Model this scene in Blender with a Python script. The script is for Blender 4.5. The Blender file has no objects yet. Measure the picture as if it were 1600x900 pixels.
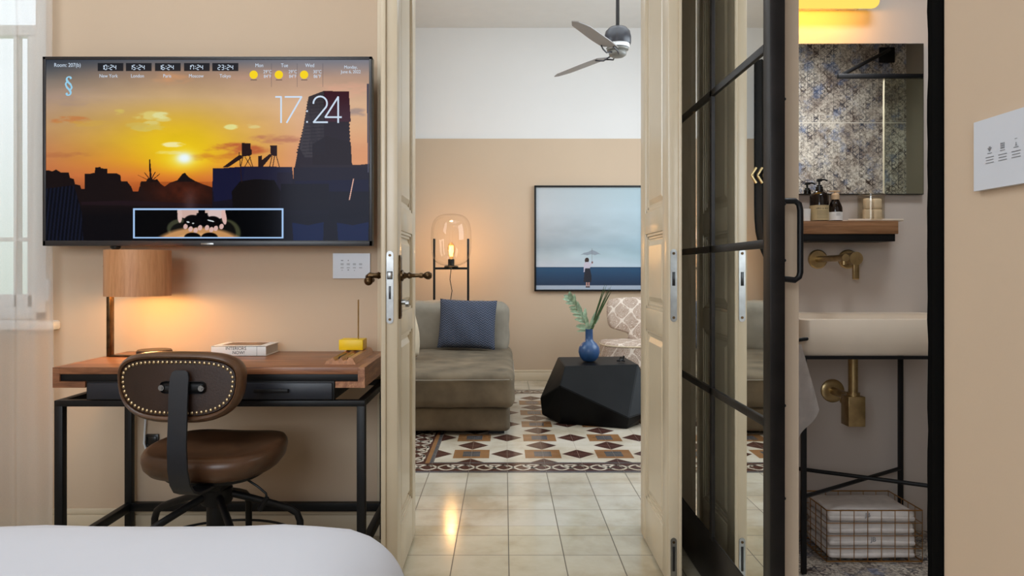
import bpy, bmesh, math, random
import numpy as np
from mathutils import Vector, Matrix
random.seed(7)
SC = bpy.context.scene
COL = SC.collection
PI = math.pi
R = math.radians

# ------------------------------------------------------------------ camera
HC = 1.036            # eye height
FP = 1149.0           # focal length in pixels of the 1600 px frame
VX, VY = 788.0, 422.0 # where straight ahead falls in the frame
cam = bpy.data.objects.new('camera', bpy.data.cameras.new('camera'))
COL.objects.link(cam); SC.camera = cam
cam.location = (0, 0, HC); cam.rotation_euler = (PI/2, 0, 0)
cam.data.sensor_width = 36; cam.data.lens = FP/1600*36
cam.data.shift_x = (800-VX)/1600; cam.data.shift_y = -(450-VY)/1600
cam.data.clip_start = 0.02

# ------------------------------------------------------------------ world, lights, exposure
SC.view_settings.view_transform = 'Standard'
SC.view_settings.look = 'None'
SC.view_settings.gamma = 1
SC.view_settings.use_curve_mapping = False
SC.view_settings.exposure = 0.0
w = bpy.data.worlds.new('world'); SC.world = w; w.use_nodes = True
nt = w.node_tree; nt.nodes.clear()
wo = nt.nodes.new('ShaderNodeOutputWorld'); bg = nt.nodes.new('ShaderNodeBackground')
tc = nt.nodes.new('ShaderNodeTexCoord'); sx = nt.nodes.new('ShaderNodeSeparateXYZ')
cr = nt.nodes.new('ShaderNodeValToRGB')
cr.color_ramp.elements[0].position = 0.42; cr.color_ramp.elements[0].color = (0.30, 0.42, 0.26, 1)
cr.color_ramp.elements[1].position = 0.60; cr.color_ramp.elements[1].color = (0.86, 0.94, 1.0, 1)
ma = nt.nodes.new('ShaderNodeMath'); ma.operation = 'MULTIPLY_ADD'; ma.inputs[1].default_value = .5; ma.inputs[2].default_value = .5
nt.links.new(tc.outputs['Generated'], sx.inputs[0]); nt.links.new(sx.outputs['Z'], ma.inputs[0])
nt.links.new(ma.outputs[0], cr.inputs[0]); nt.links.new(cr.outputs[0], bg.inputs[0]); nt.links.new(bg.outputs[0], wo.inputs[0])
bg.inputs[1].default_value = 1.7

def area(name, loc, rot, sx_, sy_, energy, color=(1, 1, 1), spread=180):
    l = bpy.data.lights.new(name, 'AREA'); l.shape = 'RECTANGLE'; l.size = sx_; l.size_y = sy_
    l.energy = energy; l.color = color; l.spread = R(spread)
    o = bpy.data.objects.new(name, l); COL.objects.link(o); o.location = loc; o.rotation_euler = rot
    return o
def point(name, loc, energy, color, r=.03):
    l = bpy.data.lights.new(name, 'POINT'); l.energy = energy; l.color = color; l.shadow_soft_size = r
    o = bpy.data.objects.new(name, l); COL.objects.link(o); o.location = loc
    return o
# bedroom: unseen area fills added behind the camera and overhead
area('bedroom_rear_fill', (-1.2, -2.2, 1.9), (R(80), 0, R(-12)), 2.2, 1.6, 86, (.82, .91, 1.0))
area('bedroom_top_fill', (-1.3, 1.5, 2.93), (0, 0, 0), 1.6, 1.0, 27, (.90, .96, 1.0))  # added overhead fill, no fixture modelled
# living room: unseen area fills added at both sides, no windows modelled there
area('living_right_fill', (2.5, 4.7, 2.2), (0, R(75), 0), 1.6, 2.2, 70, (.77, .90, 1.0))
area('living_left_fill', (-1.6, 4.4, 2.3), (0, R(-80), 0), 1.4, 1.2, 28, (.77, .90, 1.0))
area('living_top_fill', (.5, 4.6, 3.27), (0, 0, 0), 2.0, 1.6, 26, (.84, .93, 1.0))  # unseen fill added below the living room ceiling
area('shower_fill', (1.9, 1.75, 2.68), (R(-28), 0, 0), .3, .3, 8.0, (.96, .96, 1.0), 95)  # unseen fill added to brighten the shower tiles
area('bathroom_fill', (1.35, 2.0, 2.70), (0, 0, 0), .5, .4, 15.0, (.90, .95, 1.0))  # neutral fill added to lift the bathroom walls, no fixture there

# ------------------------------------------------------------------ helpers
def at(px, py, y):
    return Vector(((px-VX)*y/FP, y, HC-(py-VY)*y/FP))
def srgb(c):
    def f(v):
        v = v/255.0
        return v/12.92 if v <= .04045 else ((v+.055)/1.055)**2.4
    return (f(c[0]), f(c[1]), f(c[2]), 1.0)

class NT:
    """small node-tree writer"""
    def __init__(s, name):
        s.m = bpy.data.materials.new(name); s.m.use_nodes = True
        s.t = s.m.node_tree; s.t.nodes.clear()
        s.out = s.t.nodes.new('ShaderNodeOutputMaterial')
    def n(s, typ, **kw):
        nd = s.t.nodes.new(typ)
        for k, v in kw.items(): setattr(nd, k, v)
        return nd
    def setin(s, sock, v):
        if hasattr(v, 'is_linked') or isinstance(v, bpy.types.NodeSocket): s.t.links.new(v, sock)
        elif v is not None: sock.default_value = v
    def math(s, op, a, b=None, c=None, clamp=False):
        nd = s.n('ShaderNodeMath', operation=op); nd.use_clamp = clamp
        s.setin(nd.inputs[0], a)
        if b is not None: s.setin(nd.inputs[1], b)
        if c is not None: s.setin(nd.inputs[2], c)
        return nd.outputs[0]
    def mix(s, f, a, b, mode='MIX'):
        nd = s.n('ShaderNodeMix', data_type='RGBA', blend_type=mode)
        s.setin(nd.inputs[0], f); s.setin(nd.inputs[6], a); s.setin(nd.inputs[7], b)
        return nd.outputs[2]
    def coord(s, kind='Object'):
        return s.n('ShaderNodeTexCoord').outputs[kind]
    def mapping(s, vec, scale=(1, 1, 1), rot=(0, 0, 0), loc=(0, 0, 0)):
        nd = s.n('ShaderNodeMapping'); s.t.links.new(vec, nd.inputs[0])
        nd.inputs['Scale'].default_value = scale; nd.inputs['Rotation'].default_value = rot; nd.inputs['Location'].default_value = loc
        return nd.outputs[0]
    def noise(s, vec, scale, detail=3, rough=.5, dist=0, out=0):
        nd = s.n('ShaderNodeTexNoise'); s.t.links.new(vec, nd.inputs['Vector'])
        nd.inputs['Scale'].default_value = scale; nd.inputs['Detail'].default_value = detail
        nd.inputs['Roughness'].default_value = rough; nd.inputs['Distortion'].default_value = dist
        return nd.outputs[out]
    def vor(s, vec, scale, feature='F1', out=0):
        nd = s.n('ShaderNodeTexVoronoi', feature=feature); s.t.links.new(vec, nd.inputs['Vector'])
        nd.inputs['Scale'].default_value = scale
        return nd.outputs[out]
    def ramp(s, f, stops):
        nd = s.n('ShaderNodeValToRGB'); e = nd.color_ramp.elements
        while len(e) < len(stops): e.new(.5)
        for i, (p, c) in enumerate(stops):
            e[i].position = p; e[i].color = c if len(c) == 4 else srgb(c)
        s.t.links.new(f, nd.inputs[0])
        return nd.outputs[0]
    def sep(s, vec):
        nd = s.n('ShaderNodeSeparateXYZ'); s.t.links.new(vec, nd.inputs[0]); return nd.outputs
    def bump(s, h, strength=.2, dist=.002):
        nd = s.n('ShaderNodeBump'); nd.inputs['Strength'].default_value = strength; nd.inputs['Distance'].default_value = dist
        s.t.links.new(h, nd.inputs['Height']); return nd.outputs[0]
    def bsdf(s, col, rough=.5, metal=0, normal=None, **kw):
        nd = s.n('ShaderNodeBsdfPrincipled')
        s.setin(nd.inputs['Base Color'], col); s.setin(nd.inputs['Roughness'], rough); nd.inputs['Metallic'].default_value = metal
        if normal is not None: s.t.links.new(normal, nd.inputs['Normal'])
        for k, v in kw.items(): s.setin(nd.inputs[k.replace('_', ' ')], v)
        s.t.links.new(nd.outputs[0], s.out.inputs[0])
        return s.m

def plain(name, c, rough=.5, metal=0, var=.05, nscale=8, bump=0, bscale=200, **kw):
    t = NT(name); v = t.coord()
    base = srgb(c)
    n = t.noise(v, nscale, 4)
    dark = tuple(x*(1-2*var) for x in base[:3])+(1,)
    lite = tuple(min(1, x*(1+var)) for x in base[:3])+(1,)
    col = t.ramp(n, [(.3, dark), (.7, lite)])
    nm = t.bump(t.noise(v, bscale, 2), bump) if bump else None
    return t.bsdf(col, rough, metal, nm, **kw)

def emit(name, c, strength):
    t = NT(name); e = t.n('ShaderNodeEmission'); e.inputs[0].default_value = srgb(c); e.inputs[1].default_value = strength
    t.t.links.new(e.outputs[0], t.out.inputs[0]); return t.m

def thin_glass(name, tint=(1, 1, 1, 1), rough=0.0, ior=1.45, extra=0.0):
    t = NT(name)
    tr = t.n('ShaderNodeBsdfTransparent'); tr.inputs[0].default_value = tint
    gl = t.n('ShaderNodeBsdfGlossy'); gl.inputs['Roughness'].default_value = rough
    lw = t.n('ShaderNodeLayerWeight'); lw.inputs[0].default_value = .5
    f5 = t.math('POWER', lw.outputs['Facing'], 4.0)
    f = t.math('MULTIPLY_ADD', f5, .75, .04+extra, clamp=True)
    mx = t.n('ShaderNodeMixShader'); t.t.links.new(f, mx.inputs[0]); t.t.links.new(tr.outputs[0], mx.inputs[1]); t.t.links.new(gl.outputs[0], mx.inputs[2])
    t.t.links.new(mx.outputs[0], t.out.inputs[0]); return t.m

def wood(name, dark, mid, light, axis='x', scale=1.0, rough=.35):
    t = NT(name); v = t.coord()
    sc = {'x': (1.2, 14, 14), 'y': (14, 1.2, 14), 'z': (14, 14, 1.2)}[axis]
    m = t.mapping(v, tuple(a*scale for a in sc))
    n1 = t.noise(m, 2.2, 5, .6, 1.2); n2 = t.noise(m, 14, 3, .6)
    f = t.math('ADD', t.math('MULTIPLY', n1, .75), t.math('MULTIPLY', n2, .25))
    col = t.ramp(f, [(.32, dark), (.5, mid), (.68, light)])
    return t.bsdf(col, rough, 0, t.bump(n2, .06))

# ---- mesh builder
class MB:
    def __init__(s): s.b = bmesh.new()
    def _xf(s, vs, M):
        if M is not None: bmesh.ops.transform(s.b, matrix=M, verts=vs)
    def box(s, x0, x1, y0, y1, z0, z1, bev=0, seg=2, mat=0, M=None):
        r = bmesh.ops.create_cube(s.b, size=1)
        vs = r['verts']
        for v in vs:
            v.co = Vector(((x0+x1)/2+v.co.x*(x1-x0), (y0+y1)/2+v.co.y*(y1-y0), (z0+z1)/2+v.co.z*(z1-z0)))
        fs = list({f for v in vs for f in v.link_faces})
        for f in fs: f.material_index = mat
        if bev > 0:
            es = list({e for v in vs for e in v.link_edges})
            rr = bmesh.ops.bevel(s.b, geom=es, offset=bev, segments=seg, affect='EDGES', profile=.5)
            vs = list({v for f in rr['faces'] for v in f.verts} | {v for v in vs if v.is_valid})
        s._xf(vs, M); return s
    def cyl(s, p0, p1, r0, r1=None, n=20, cap=True, mat=0):
        p0 = Vector(p0); p1 = Vector(p1); r1 = r0 if r1 is None else r1
        d = p1-p0; L = d.length
        q = d.to_track_quat('Z', 'Y').to_matrix().to_4x4()
        r = bmesh.ops.create_cone(s.b, cap_ends=cap, segments=n, radius1=r0, radius2=r1, depth=L)
        for f in {f for v in r['verts'] for f in v.link_faces}: f.material_index = mat
        bmesh.ops.transform(s.b, matrix=Matrix.Translation((p0+p1)/2) @ q, verts=r['verts']); return s
    def sph(s, c, r, sc=(1, 1, 1), n=16, mat=0):
        rr = bmesh.ops.create_uvsphere(s.b, u_segments=n, v_segments=max(6, n//2), radius=r)
        for v in rr['verts']: v.co = Vector((v.co.x*sc[0], v.co.y*sc[1], v.co.z*sc[2]))+Vector(c)
        for f in {f for v in rr['verts'] for f in v.link_faces}: f.material_index = mat
        return s
    def lathe(s, prof, c=(0, 0, 0), axis=(0, 0, 1), n=32, closed=False, mat=0, M=None):
        """prof: list of (radius, height)"""
        q = Vector(axis).to_track_quat('Z', 'Y').to_matrix().to_4x4()
        T = Matrix.Translation(c) @ q
        if M is not None: T = M @ T
        rings = []
        for (r, h) in prof:
            if r < 1e-6: rings.append([s.b.verts.new(T @ Vector((0, 0, h)))])
            else: rings.append([s.b.verts.new(T @ Vector((r*math.cos(2*PI*k/n), r*math.sin(2*PI*k/n), h))) for k in range(n)])
        if closed: rings.append(rings[0])
        for a, b in zip(rings, rings[1:]):
            for k in range(n):
                k2 = (k+1) % n
                if len(a) == 1 and len(b) == 1: continue
                if len(a) == 1: vs = [a[0], b[k2], b[k]]
                elif len(b) == 1: vs = [a[k], a[k2], b[0]]
                else: vs = [a[k], a[k2], b[k2], b[k]]
                try: f = s.b.faces.new(vs); f.material_index = mat
                except ValueError: pass
        return s
    def tube(s, pts, r, n=10, closed=False, flat=None, mat=0, cap=True):
        """sweep a circle (or flat=(w,t) rectangle) along pts"""
        P = [Vector(p) for p in pts]; N = len(P)
        rad = r if isinstance(r, (list, tuple)) else [r]*N
        rings = []; up = None
        for i in range(N):
            if closed: d = P[(i+1) % N]-P[i-1]
            else: d = P[min(i+1, N-1)]-P[max(i-1, 0)]
            d.normalize()
            if up is None:
                up = Vector((0, 0, 1)) if abs(d.z) < .9 else Vector((1, 0, 0))
                if flat: up = Vector(flat[2]) if len(flat) > 2 else up
            sd = d.cross(up)
            if sd.length < 1e-5: sd = d.orthogonal()
            sd.normalize(); u2 = sd.cross(d).normalized(); up = u2
            if flat:
                w_, t_ = flat[0]/2, flat[1]/2
                rings.append([s.b.verts.new(P[i]+u2*a+sd*b) for a, b in ((w_, t_), (w_, -t_), (-w_, -t_), (-w_, t_))])
            else:
                rings.append([s.b.verts.new(P[i]+(u2*math.cos(2*PI*k/n)+sd*math.sin(2*PI*k/n))*rad[i]) for k in range(n)])
        m = len(rings[0]); rr = rings+[rings[0]] if closed else rings
        for a, b in zip(rr, rr[1:]):
            for k in range(m):
                try: f = s.b.faces.new([a[k], a[(k+1) % m], b[(k+1) % m], b[k]]); f.material_index = mat
                except ValueError: pass
        if cap and not closed:
            for a in (rings[0], rings[-1]):
                try: f = s.b.faces.new(a); f.material_index = mat
                except ValueError: pass
        return s
    def poly(s, pts, mat=0):
        f = s.b.faces.new([s.b.verts.new(Vector(p)) for p in pts]); f.material_index = mat; return s
    def prism(s, pts, ext, mat=0):
        """pts: 3D polygon, ext: extrusion vector"""
        e = Vector(ext); a = [s.b.verts.new(Vector(p)) for p in pts]; b = [s.b.verts.new(Vector(p)+e) for p in pts]
        fs = [s.b.faces.new(a), s.b.faces.new(list(reversed(b)))]
        for k in range(len(a)): fs.append(s.b.faces.new([a[k], b[k], b[(k+1) % len(a)], a[(k+1) % len(a)]]))
        for f in fs: f.material_index = mat
        return s
    def shell(s, outline, rings, mat=0):
        """outline(t)->(a,b) in -1..1-ish metres, rings: list of (scale, fn(a,b)->Vector); skins between rings"""
        n = len(outline); R_ = []
        for (sc, fn) in rings:
            sa, sb = sc if isinstance(sc, tuple) else (sc, sc)
            if sa < 1e-6: R_.append([s.b.verts.new(fn(0, 0))])
            else: R_.append([s.b.verts.new(fn(a*sa, b*sb)) for a, b in outline])
        for A, B in zip(R_, R_[1:]):
            for k in range(n):
                k2 = (k+1) % n
                if len(A) == 1: vs = [A[0], B[k], B[k2]]
                elif len(B) == 1: vs = [A[k], B[0], A[k2]]
                else: vs = [A[k], B[k], B[k2], A[k2]]
                f = s.b.faces.new(vs); f.material_index = mat
        return s
    def cushion(s, x0, x1, y0, y1, z0, z1, r=.04, puff=.02, n=14, wob=0, seed=0, M=None, mat=0):
        """rounded, slightly swollen box"""
        rng = random.Random(seed)
        ph = [rng.uniform(0, 6) for _ in range(6)]
        c = Vector(((x0+x1)/2, (y0+y1)/2, (z0+z1)/2)); h = Vector(((x1-x0)/2, (y1-y0)/2, (z1-z0)/2))
        r = min(r, min(h)*.98)
        vd = {}
        def put(a, b, cc):
            key = (round(a, 5), round(b, 5), round(cc, 5))
            if key in vd: return vd[key]
            q = [a, b, cc]
            p = Vector((a*h.x, b*h.y, cc*h.z))
            inn = Vector([max(-(h[i]-r), min(h[i]-r, p[i])) for i in range(3)])
            d = p-inn
            if d.length > 1e-9: p = inn+d.normalized()*r
            for i in range(3):
                j, k = (i+1) % 3, (i+2) % 3
                big = 1 if h[i] == min(h) else .35
                p[i] += math.copysign(1, q[i])*(abs(q[i])**3)*puff*big*(1-q[j]**2)*(1-q[k]**2)
            if wob:
                p.z += wob*(math.sin(p.x*17+ph[0])*math.sin(p.y*13+ph[1])+.5*math.sin(p.x*31+p.y*23+ph[2]))
                p.x += wob*.6*math.sin(p.z*30+p.y*11+ph[3]); p.y += wob*.6*math.sin(p.z*26+p.x*14+ph[4])
            p = p+c
            if M is not None: p = M @ p
            v = s.b.verts.new(p); vd[key] = v; return v
        g = [math.copysign(1-(1-abs(t))**1.5, t) if t else 0 for t in [-1+2*i/n for i in range(n+1)]]
        for ax in range(3):
            for sg in (-1, 1):
                for i in range(n):
                    for j in range(n):
                        q = []
                        for (u, v) in ((g[i], g[j]), (g[i+1], g[j]), (g[i+1], g[j+1]), (g[i], g[j+1])):
                            co = [0, 0, 0]; co[ax] = sg; co[(ax+1) % 3] = u; co[(ax+2) % 3] = v
                            q.append(put(*co))
                        if sg < 0: q.reverse()
                        try: f = s.b.faces.new(q); f.material_index = mat
                        except ValueError: pass
        return s
    def grid(s, fn, nu, nv, mat=0, closed=False):
        V = [[s.b.verts.new(fn(i/nu, j/nv)) for j in range(nv+1)] for i in range(nu+1)]
        for i in range(nu):
            for j in range(nv):
                f = s.b.faces.new([V[i][j], V[i+1][j], V[i+1][j+1], V[i][j+1]]); f.material_index = mat
        return s
    def build(s, name, mats, parent=None, local=False, smooth=35, origin=None, normals=True):
        me = bpy.data.meshes.new(name)
        if normals and smooth != 'keep': bmesh.ops.recalc_face_normals(s.b, faces=s.b.faces)
        off = Vector((0, 0, 0))
        if parent is not None and not local:
            p = parent; M = Matrix.Identity(4)
            ch = []
            while p is not None: ch.append(p); p = p.parent
            for q in reversed(ch): M = M @ Matrix.LocRotScale(q.location, q.rotation_euler, q.scale)
            bmesh.ops.transform(s.b, matrix=M.inverted(), verts=s.b.verts)
        elif parent is None and not local:
            if origin is None:
                xs = [v.co.x for v in s.b.verts]; ys = [v.co.y for v in s.b.verts]; zs = [v.co.z for v in s.b.verts]
                off = Vector(((min(xs)+max(xs))/2, (min(ys)+max(ys))/2, min(zs)))
            else: off = Vector(origin)
            bmesh.ops.translate(s.b, vec=-off, verts=s.b.verts)
        s.b.to_mesh(me); s.b.free()
        if not isinstance(mats, (list, tuple)): mats = [mats]
        for m in mats: me.materials.append(m)
        if smooth and smooth != 'flat':
            ang = R(35 if smooth == 'keep' else smooth)
            me.polygons.foreach_set('use_smooth', [True]*len(me.polygons))
            try: me.set_sharp_from_angle(angle=ang)
            except Exception: pass
        o = bpy.data.objects.new(name, me); COL.objects.link(o)
        o.location = off
        if parent is not None: o.parent = parent
        return o

def tag(o, label=None, cat=None, group=None, kind=None):
    if label: o['label'] = label
    if cat: o['category'] = cat
    if group: o['group'] = group
    if kind: o['kind'] = kind
    return o
def empty(name, loc, label, cat, rz=0, group=None, kind=None):
    o = bpy.data.objects.new(name, None); COL.objects.link(o); o.location = loc; o.rotation_euler = (0, 0, rz)
    o.empty_display_size = .05
    return tag(o, label, cat, group, kind)
def text_mesh(mb, txt, org, ux, uy, size, align='LEFT', depth=0, mat=0, nrm=None, width=1.0):
    """flat letters: org anchor point, ux right, uy up, cap height about size*.7"""
    cu = bpy.data.curves.new('t', 'FONT'); cu.body = txt; cu.size = size; cu.align_x = align; cu.align_y = 'CENTER'
    cu.resolution_u = 3; cu.extrude = depth
    ob = bpy.data.objects.new('t', cu); COL.objects.link(ob)
    dg = bpy.context.evaluated_depsgraph_get(); dg.update()
    me = bpy.data.meshes.new_from_object(ob.evaluated_get(dg))
    ux = Vector(ux).normalized(); uy = Vector(uy).normalized(); uz = ux.cross(uy)
    M = Matrix(((ux.x*width, uy.x, uz.x, org[0]), (ux.y*width, uy.y, uz.y, org[1]), (ux.z*width, uy.z, uz.z, org[2]), (0, 0, 0, 1)))
    me.transform(M)
    k0 = len(mb.b.faces)
    mb.b.from_mesh(me); mb.b.faces.ensure_lookup_table()
    for f in mb.b.faces[k0:]: f.material_index = mat
    bpy.data.objects.remove(ob); bpy.data.curves.remove(cu); bpy.data.meshes.remove(me)
def color_grid(name, rgb, org, ux, uy, w_, h_, mat, parent):
    """a flat picture: one vertex colour per sample; rgb[h][w] sRGB 0..255, row 0 on top"""
    H, W, _ = rgb.shape
    lin = rgb/255.0; lin = np.where(lin <= .04045, lin/12.92, ((lin+.055)/1.055)**2.4)
    M = Matrix.Identity(4); ch = []; p = parent
    while p is not None: ch.append(p); p = p.parent
    for q in reversed(ch): M = M @ Matrix.LocRotScale(q.location, q.rotation_euler, q.scale)
    org = np.array(M.inverted() @ Vector(org)); ux = np.array(ux, float); uy = np.array(uy, float)
    I, J = np.meshgrid(np.linspace(0, 1, W), np.linspace(0, 1, H))
    co = org+I[..., None]*ux*w_-J[..., None]*uy*h_
    me = bpy.data.meshes.new(name); me.vertices.add(H*W); me.vertices.foreach_set('co', co.reshape(-1))
    idx = np.arange(H*W).reshape(H, W)
    q = np.stack([idx[1:, :-1], idx[1:, 1:], idx[:-1, 1:], idx[:-1, :-1]], -1).reshape(-1)
    nf = (H-1)*(W-1)
    me.loops.add(nf*4); me.polygons.add(nf)
    me.loops.foreach_set('vertex_index', q.astype(np.int32))
    me.polygons.foreach_set('loop_start', np.arange(0, nf*4, 4, dtype=np.int32))
    try: me.polygons.foreach_set('loop_total', np.full(nf, 4, dtype=np.int32))
    except Exception: pass
    me.update(calc_edges=True)
    at_ = me.color_attributes.new('Col', 'FLOAT_COLOR', 'POINT')
    at_.data.foreach_set('color', np.concatenate([lin, np.ones((H, W, 1))], -1).reshape(-1).astype(np.float32))
    me.materials.append(mat)
    o = bpy.data.objects.new(name, me); COL.objects.link(o); o.parent = parent
    return o
def inpoly(X, Y, pts):
    ins = np.zeros(X.shape, bool); n = len(pts); j = n-1
    for i in range(n):
        xi, yi = pts[i]; xj, yj = pts[j]
        if yi != yj:
            c = ((yi > Y) != (yj > Y)) & (X < (xj-xi)*(Y-yi)/(yj-yi)+xi)
            ins ^= c
        j = i
    return ins
def vnoise(X, Y, s, seed=0, octv=4):
    rng = np.random.RandomState(seed); out = np.zeros(X.shape); amp = 1; tot = 0
    for o in range(octv):
        g = rng.rand(64, 64); x = X/s*(2**o); y = Y/s*(2**o)
        xi = np.floor(x).astype(int); yi = np.floor(y).astype(int); fx = x-xi; fy = y-yi
        fx = fx*fx*(3-2*fx); fy = fy*fy*(3-2*fy)
        a = g[xi % 64, yi % 64]; b = g[(xi+1) % 64, yi % 64]; c = g[xi % 64, (yi+1) % 64]; d = g[(xi+1) % 64, (yi+1) % 64]
        out += amp*(a*(1-fx)*(1-fy)+b*fx*(1-fy)+c*(1-fx)*fy+d*fx*fy); tot += amp; amp *= .5
    return out/tot

# ------------------------------------------------------------------ materials
M = {}
M['wall'] = plain('beige_wall_paint', (201, 178, 153), .75, var=.015, nscale=1.5, bump=.05, bscale=260)
M['white_wall'] = plain('white_wall_paint', (226, 224, 222), .8, var=.01, nscale=2)
M['ceiling'] = plain('white_ceiling_paint', (226, 224, 220), .85, var=.01)
M['bath_wall'] = plain('warm_grey_plaster', (196, 184, 174), .7, var=.03, nscale=2, bump=.08, bscale=60)
M['trim'] = plain('cream_trim_paint', (208, 192, 166), .45, var=.02, nscale=4)
M['door'] = plain('cream_door_paint', (204, 188, 162), .28, var=.025, nscale=5, bump=.03, bscale=90)
M['white'] = plain('white_lacquer', (232, 234, 236), .35, var=.01)
M['black'] = plain('black_powder_coat', (16, 16, 18), .45, var=.1, nscale=20, Specular_IOR_Level=.3)
M['steel'] = plain('dark_raw_steel', (34, 30, 29), .42, .5, var=.25, nscale=9, bump=.1, bscale=120)
M['brass'] = plain('brushed_brass', (186, 162, 118), .32, 1.0, var=.12, nscale=30)
M['gold'] = plain('thin_gold_wire', (190, 140, 80), .3, 1.0, var=.1)
M['bronze'] = plain('aged_bronze', (92, 72, 50), .35, 1.0, var=.25, nscale=40)
M['chrome'] = plain('satin_nickel', (152, 152, 150), .3, 1.0, var=.08, nscale=40)
M['leather'] = plain('brown_leather', (88, 60, 41), .36, var=.28, nscale=7, bump=.15, bscale=180)
M['leather_dark'] = plain('dark_brown_leather', (52, 33, 23), .40, var=.2, nscale=6, bump=.15, bscale=180)
M['walnut'] = wood('walnut_desk', (92, 56, 36), (138, 89, 60), (176, 122, 86), 'x')
M['walnut_y'] = wood('walnut_end_grain', (100, 62, 40), (146, 96, 66), (196, 146, 106), 'y')
M['oak'] = wood('oak_shelf', (112, 78, 52), (142, 102, 70), (164, 122, 88), 'x')
M['tray_wood'] = wood('pen_tray_wood', (140, 94, 62), (182, 128, 88), (206, 152, 110), 'y')
M['veneer'] = wood('lampshade_veneer', (172, 118, 76), (190, 134, 90), (204, 150, 104), 'z', 2.2, .5)
M['paper'] = plain('white_paper', (228, 226, 222), .5, var=.01)
M['ink'] = plain('black_ink', (22, 22, 24), .5, var=0)
M['inkgrey'] = plain('grey_print', (120, 124, 130), .5, var=0)
M['yellow'] = plain('yellow_lacquer', (240, 200, 12), .4, var=.02)
M['mirror'] = NT('silvered_mirror').bsdf((.90, .92, .90, 1), .008, 1.0)
M['ceramic'] = plain('matt_stone_basin', (224, 208, 188), .5, var=.02)
M['towel'] = plain('white_terry', (222, 214, 208), .95, var=.05, nscale=30, bump=.6, bscale=500)
M['amber'] = plain('dark_amber_glass', (22, 12, 8), .12, var=0)
M['bulb'] = emit('glowing_filament', (255, 190, 100), 8)
M['glass'] = thin_glass('clear_glass', (.99, .985, .97, 1), 0, 1.5)
M['jar_glass'] = thin_glass('jar_glass', (.97, .95, .90, 1), .02, 1.5, .03)
M['screen_glass_green'] = thin_glass('shower_glass', (.86, .90, .85, 1), 0, 1.5, .02)
M['window_glass'] = thin_glass('window_glass', (.97, .99, 1, 1), 0, 1.45)
M['plastic_black'] = plain('black_plastic', (16, 16, 18), .3, var=.05)
# ---- tiled floors: joints every 20 cm, counted from world coordinates
TX0, TP = .016, .2
def tile_mat(name, c, yoff, rough=.13, joint=(88, 78, 64), jw=.0036, var=.08, stain=True):
    t = NT(name); v = t.coord(); x, y, z = t.sep(v)
    def frac(a, off):
        return t.math('FRACT', t.math('MULTIPLY_ADD', a, 1/TP, -off/TP+100))
    fx, fy = frac(x, TX0), frac(y, yoff)
    def line(f):
        d = t.math('MINIMUM', f, t.math('SUBTRACT', 1.0, f))
        return t.math('LESS_THAN', d, jw/TP/2)
    j = t.math('MAXIMUM', line(fx), line(fy))
    cx = t.math('FLOOR', t.math('MULTIPLY_ADD', x, 1/TP, -TX0/TP+100)); cy = t.math('FLOOR', t.math('MULTIPLY_ADD', y, 1/TP, -yoff/TP+100))
    cb = t.n('ShaderNodeCombineXYZ'); t.setin(cb.inputs[0], cx); t.setin(cb.inputs[1], cy)
    wn = t.n('ShaderNodeTexWhiteNoise'); t.t.links.new(cb.outputs[0], wn.inputs[0])
    base = srgb(c); dk = tuple(k*(1-1.6*var) for k in base[:3])+(1,)
    tone = t.mix(wn.outputs[0], dk, base)
    if stain:
        n = t.noise(v, 2.6, 6, .62, .15)
        st = t.ramp(n, [(.34, (206, 196, 176)), (.5, (240, 237, 230)), (.62, (255, 255, 255))])
        tone = t.mix(.8, tone, st, 'MULTIPLY')
    col = t.mix(j, tone, srgb(joint))
    rg = t.math('ADD', t.math('MULTIPLY', t.noise(v, 6, 3), .12), rough-.06)
    rg = t.math('ADD', rg, t.math('MULTIPLY', j, .4))
    h = t.math('SUBTRACT', t.noise(v, 5, 3), t.math('MULTIPLY', j, .8))
    return t.bsdf(col, rg, 0, t.bump(h, .06, .002))
M['floor_near'] = tile_mat('cream_cement_tile', (206, 196, 174), 2.873)
M['floor_far'] = tile_mat('cream_cement_tile_living', (208, 200, 184), 3.177)
YB0 = 3.76   # near edge of the patterned carpet of tiles
def pat(name, c): return tile_mat(name, c, YB0-.02+.2*0, .17, jw=.0016, var=.04, joint=(110, 98, 84))
M['pt_cream'] = pat('pattern_cream', (218, 209, 194)); M['pt_brown'] = pat('pattern_brown', (84, 54, 48))
M['pt_orange'] = pat('pattern_ochre', (156, 114, 78)); M['pt_grey'] = pat('pattern_blue_grey', (98, 96, 100))

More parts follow.
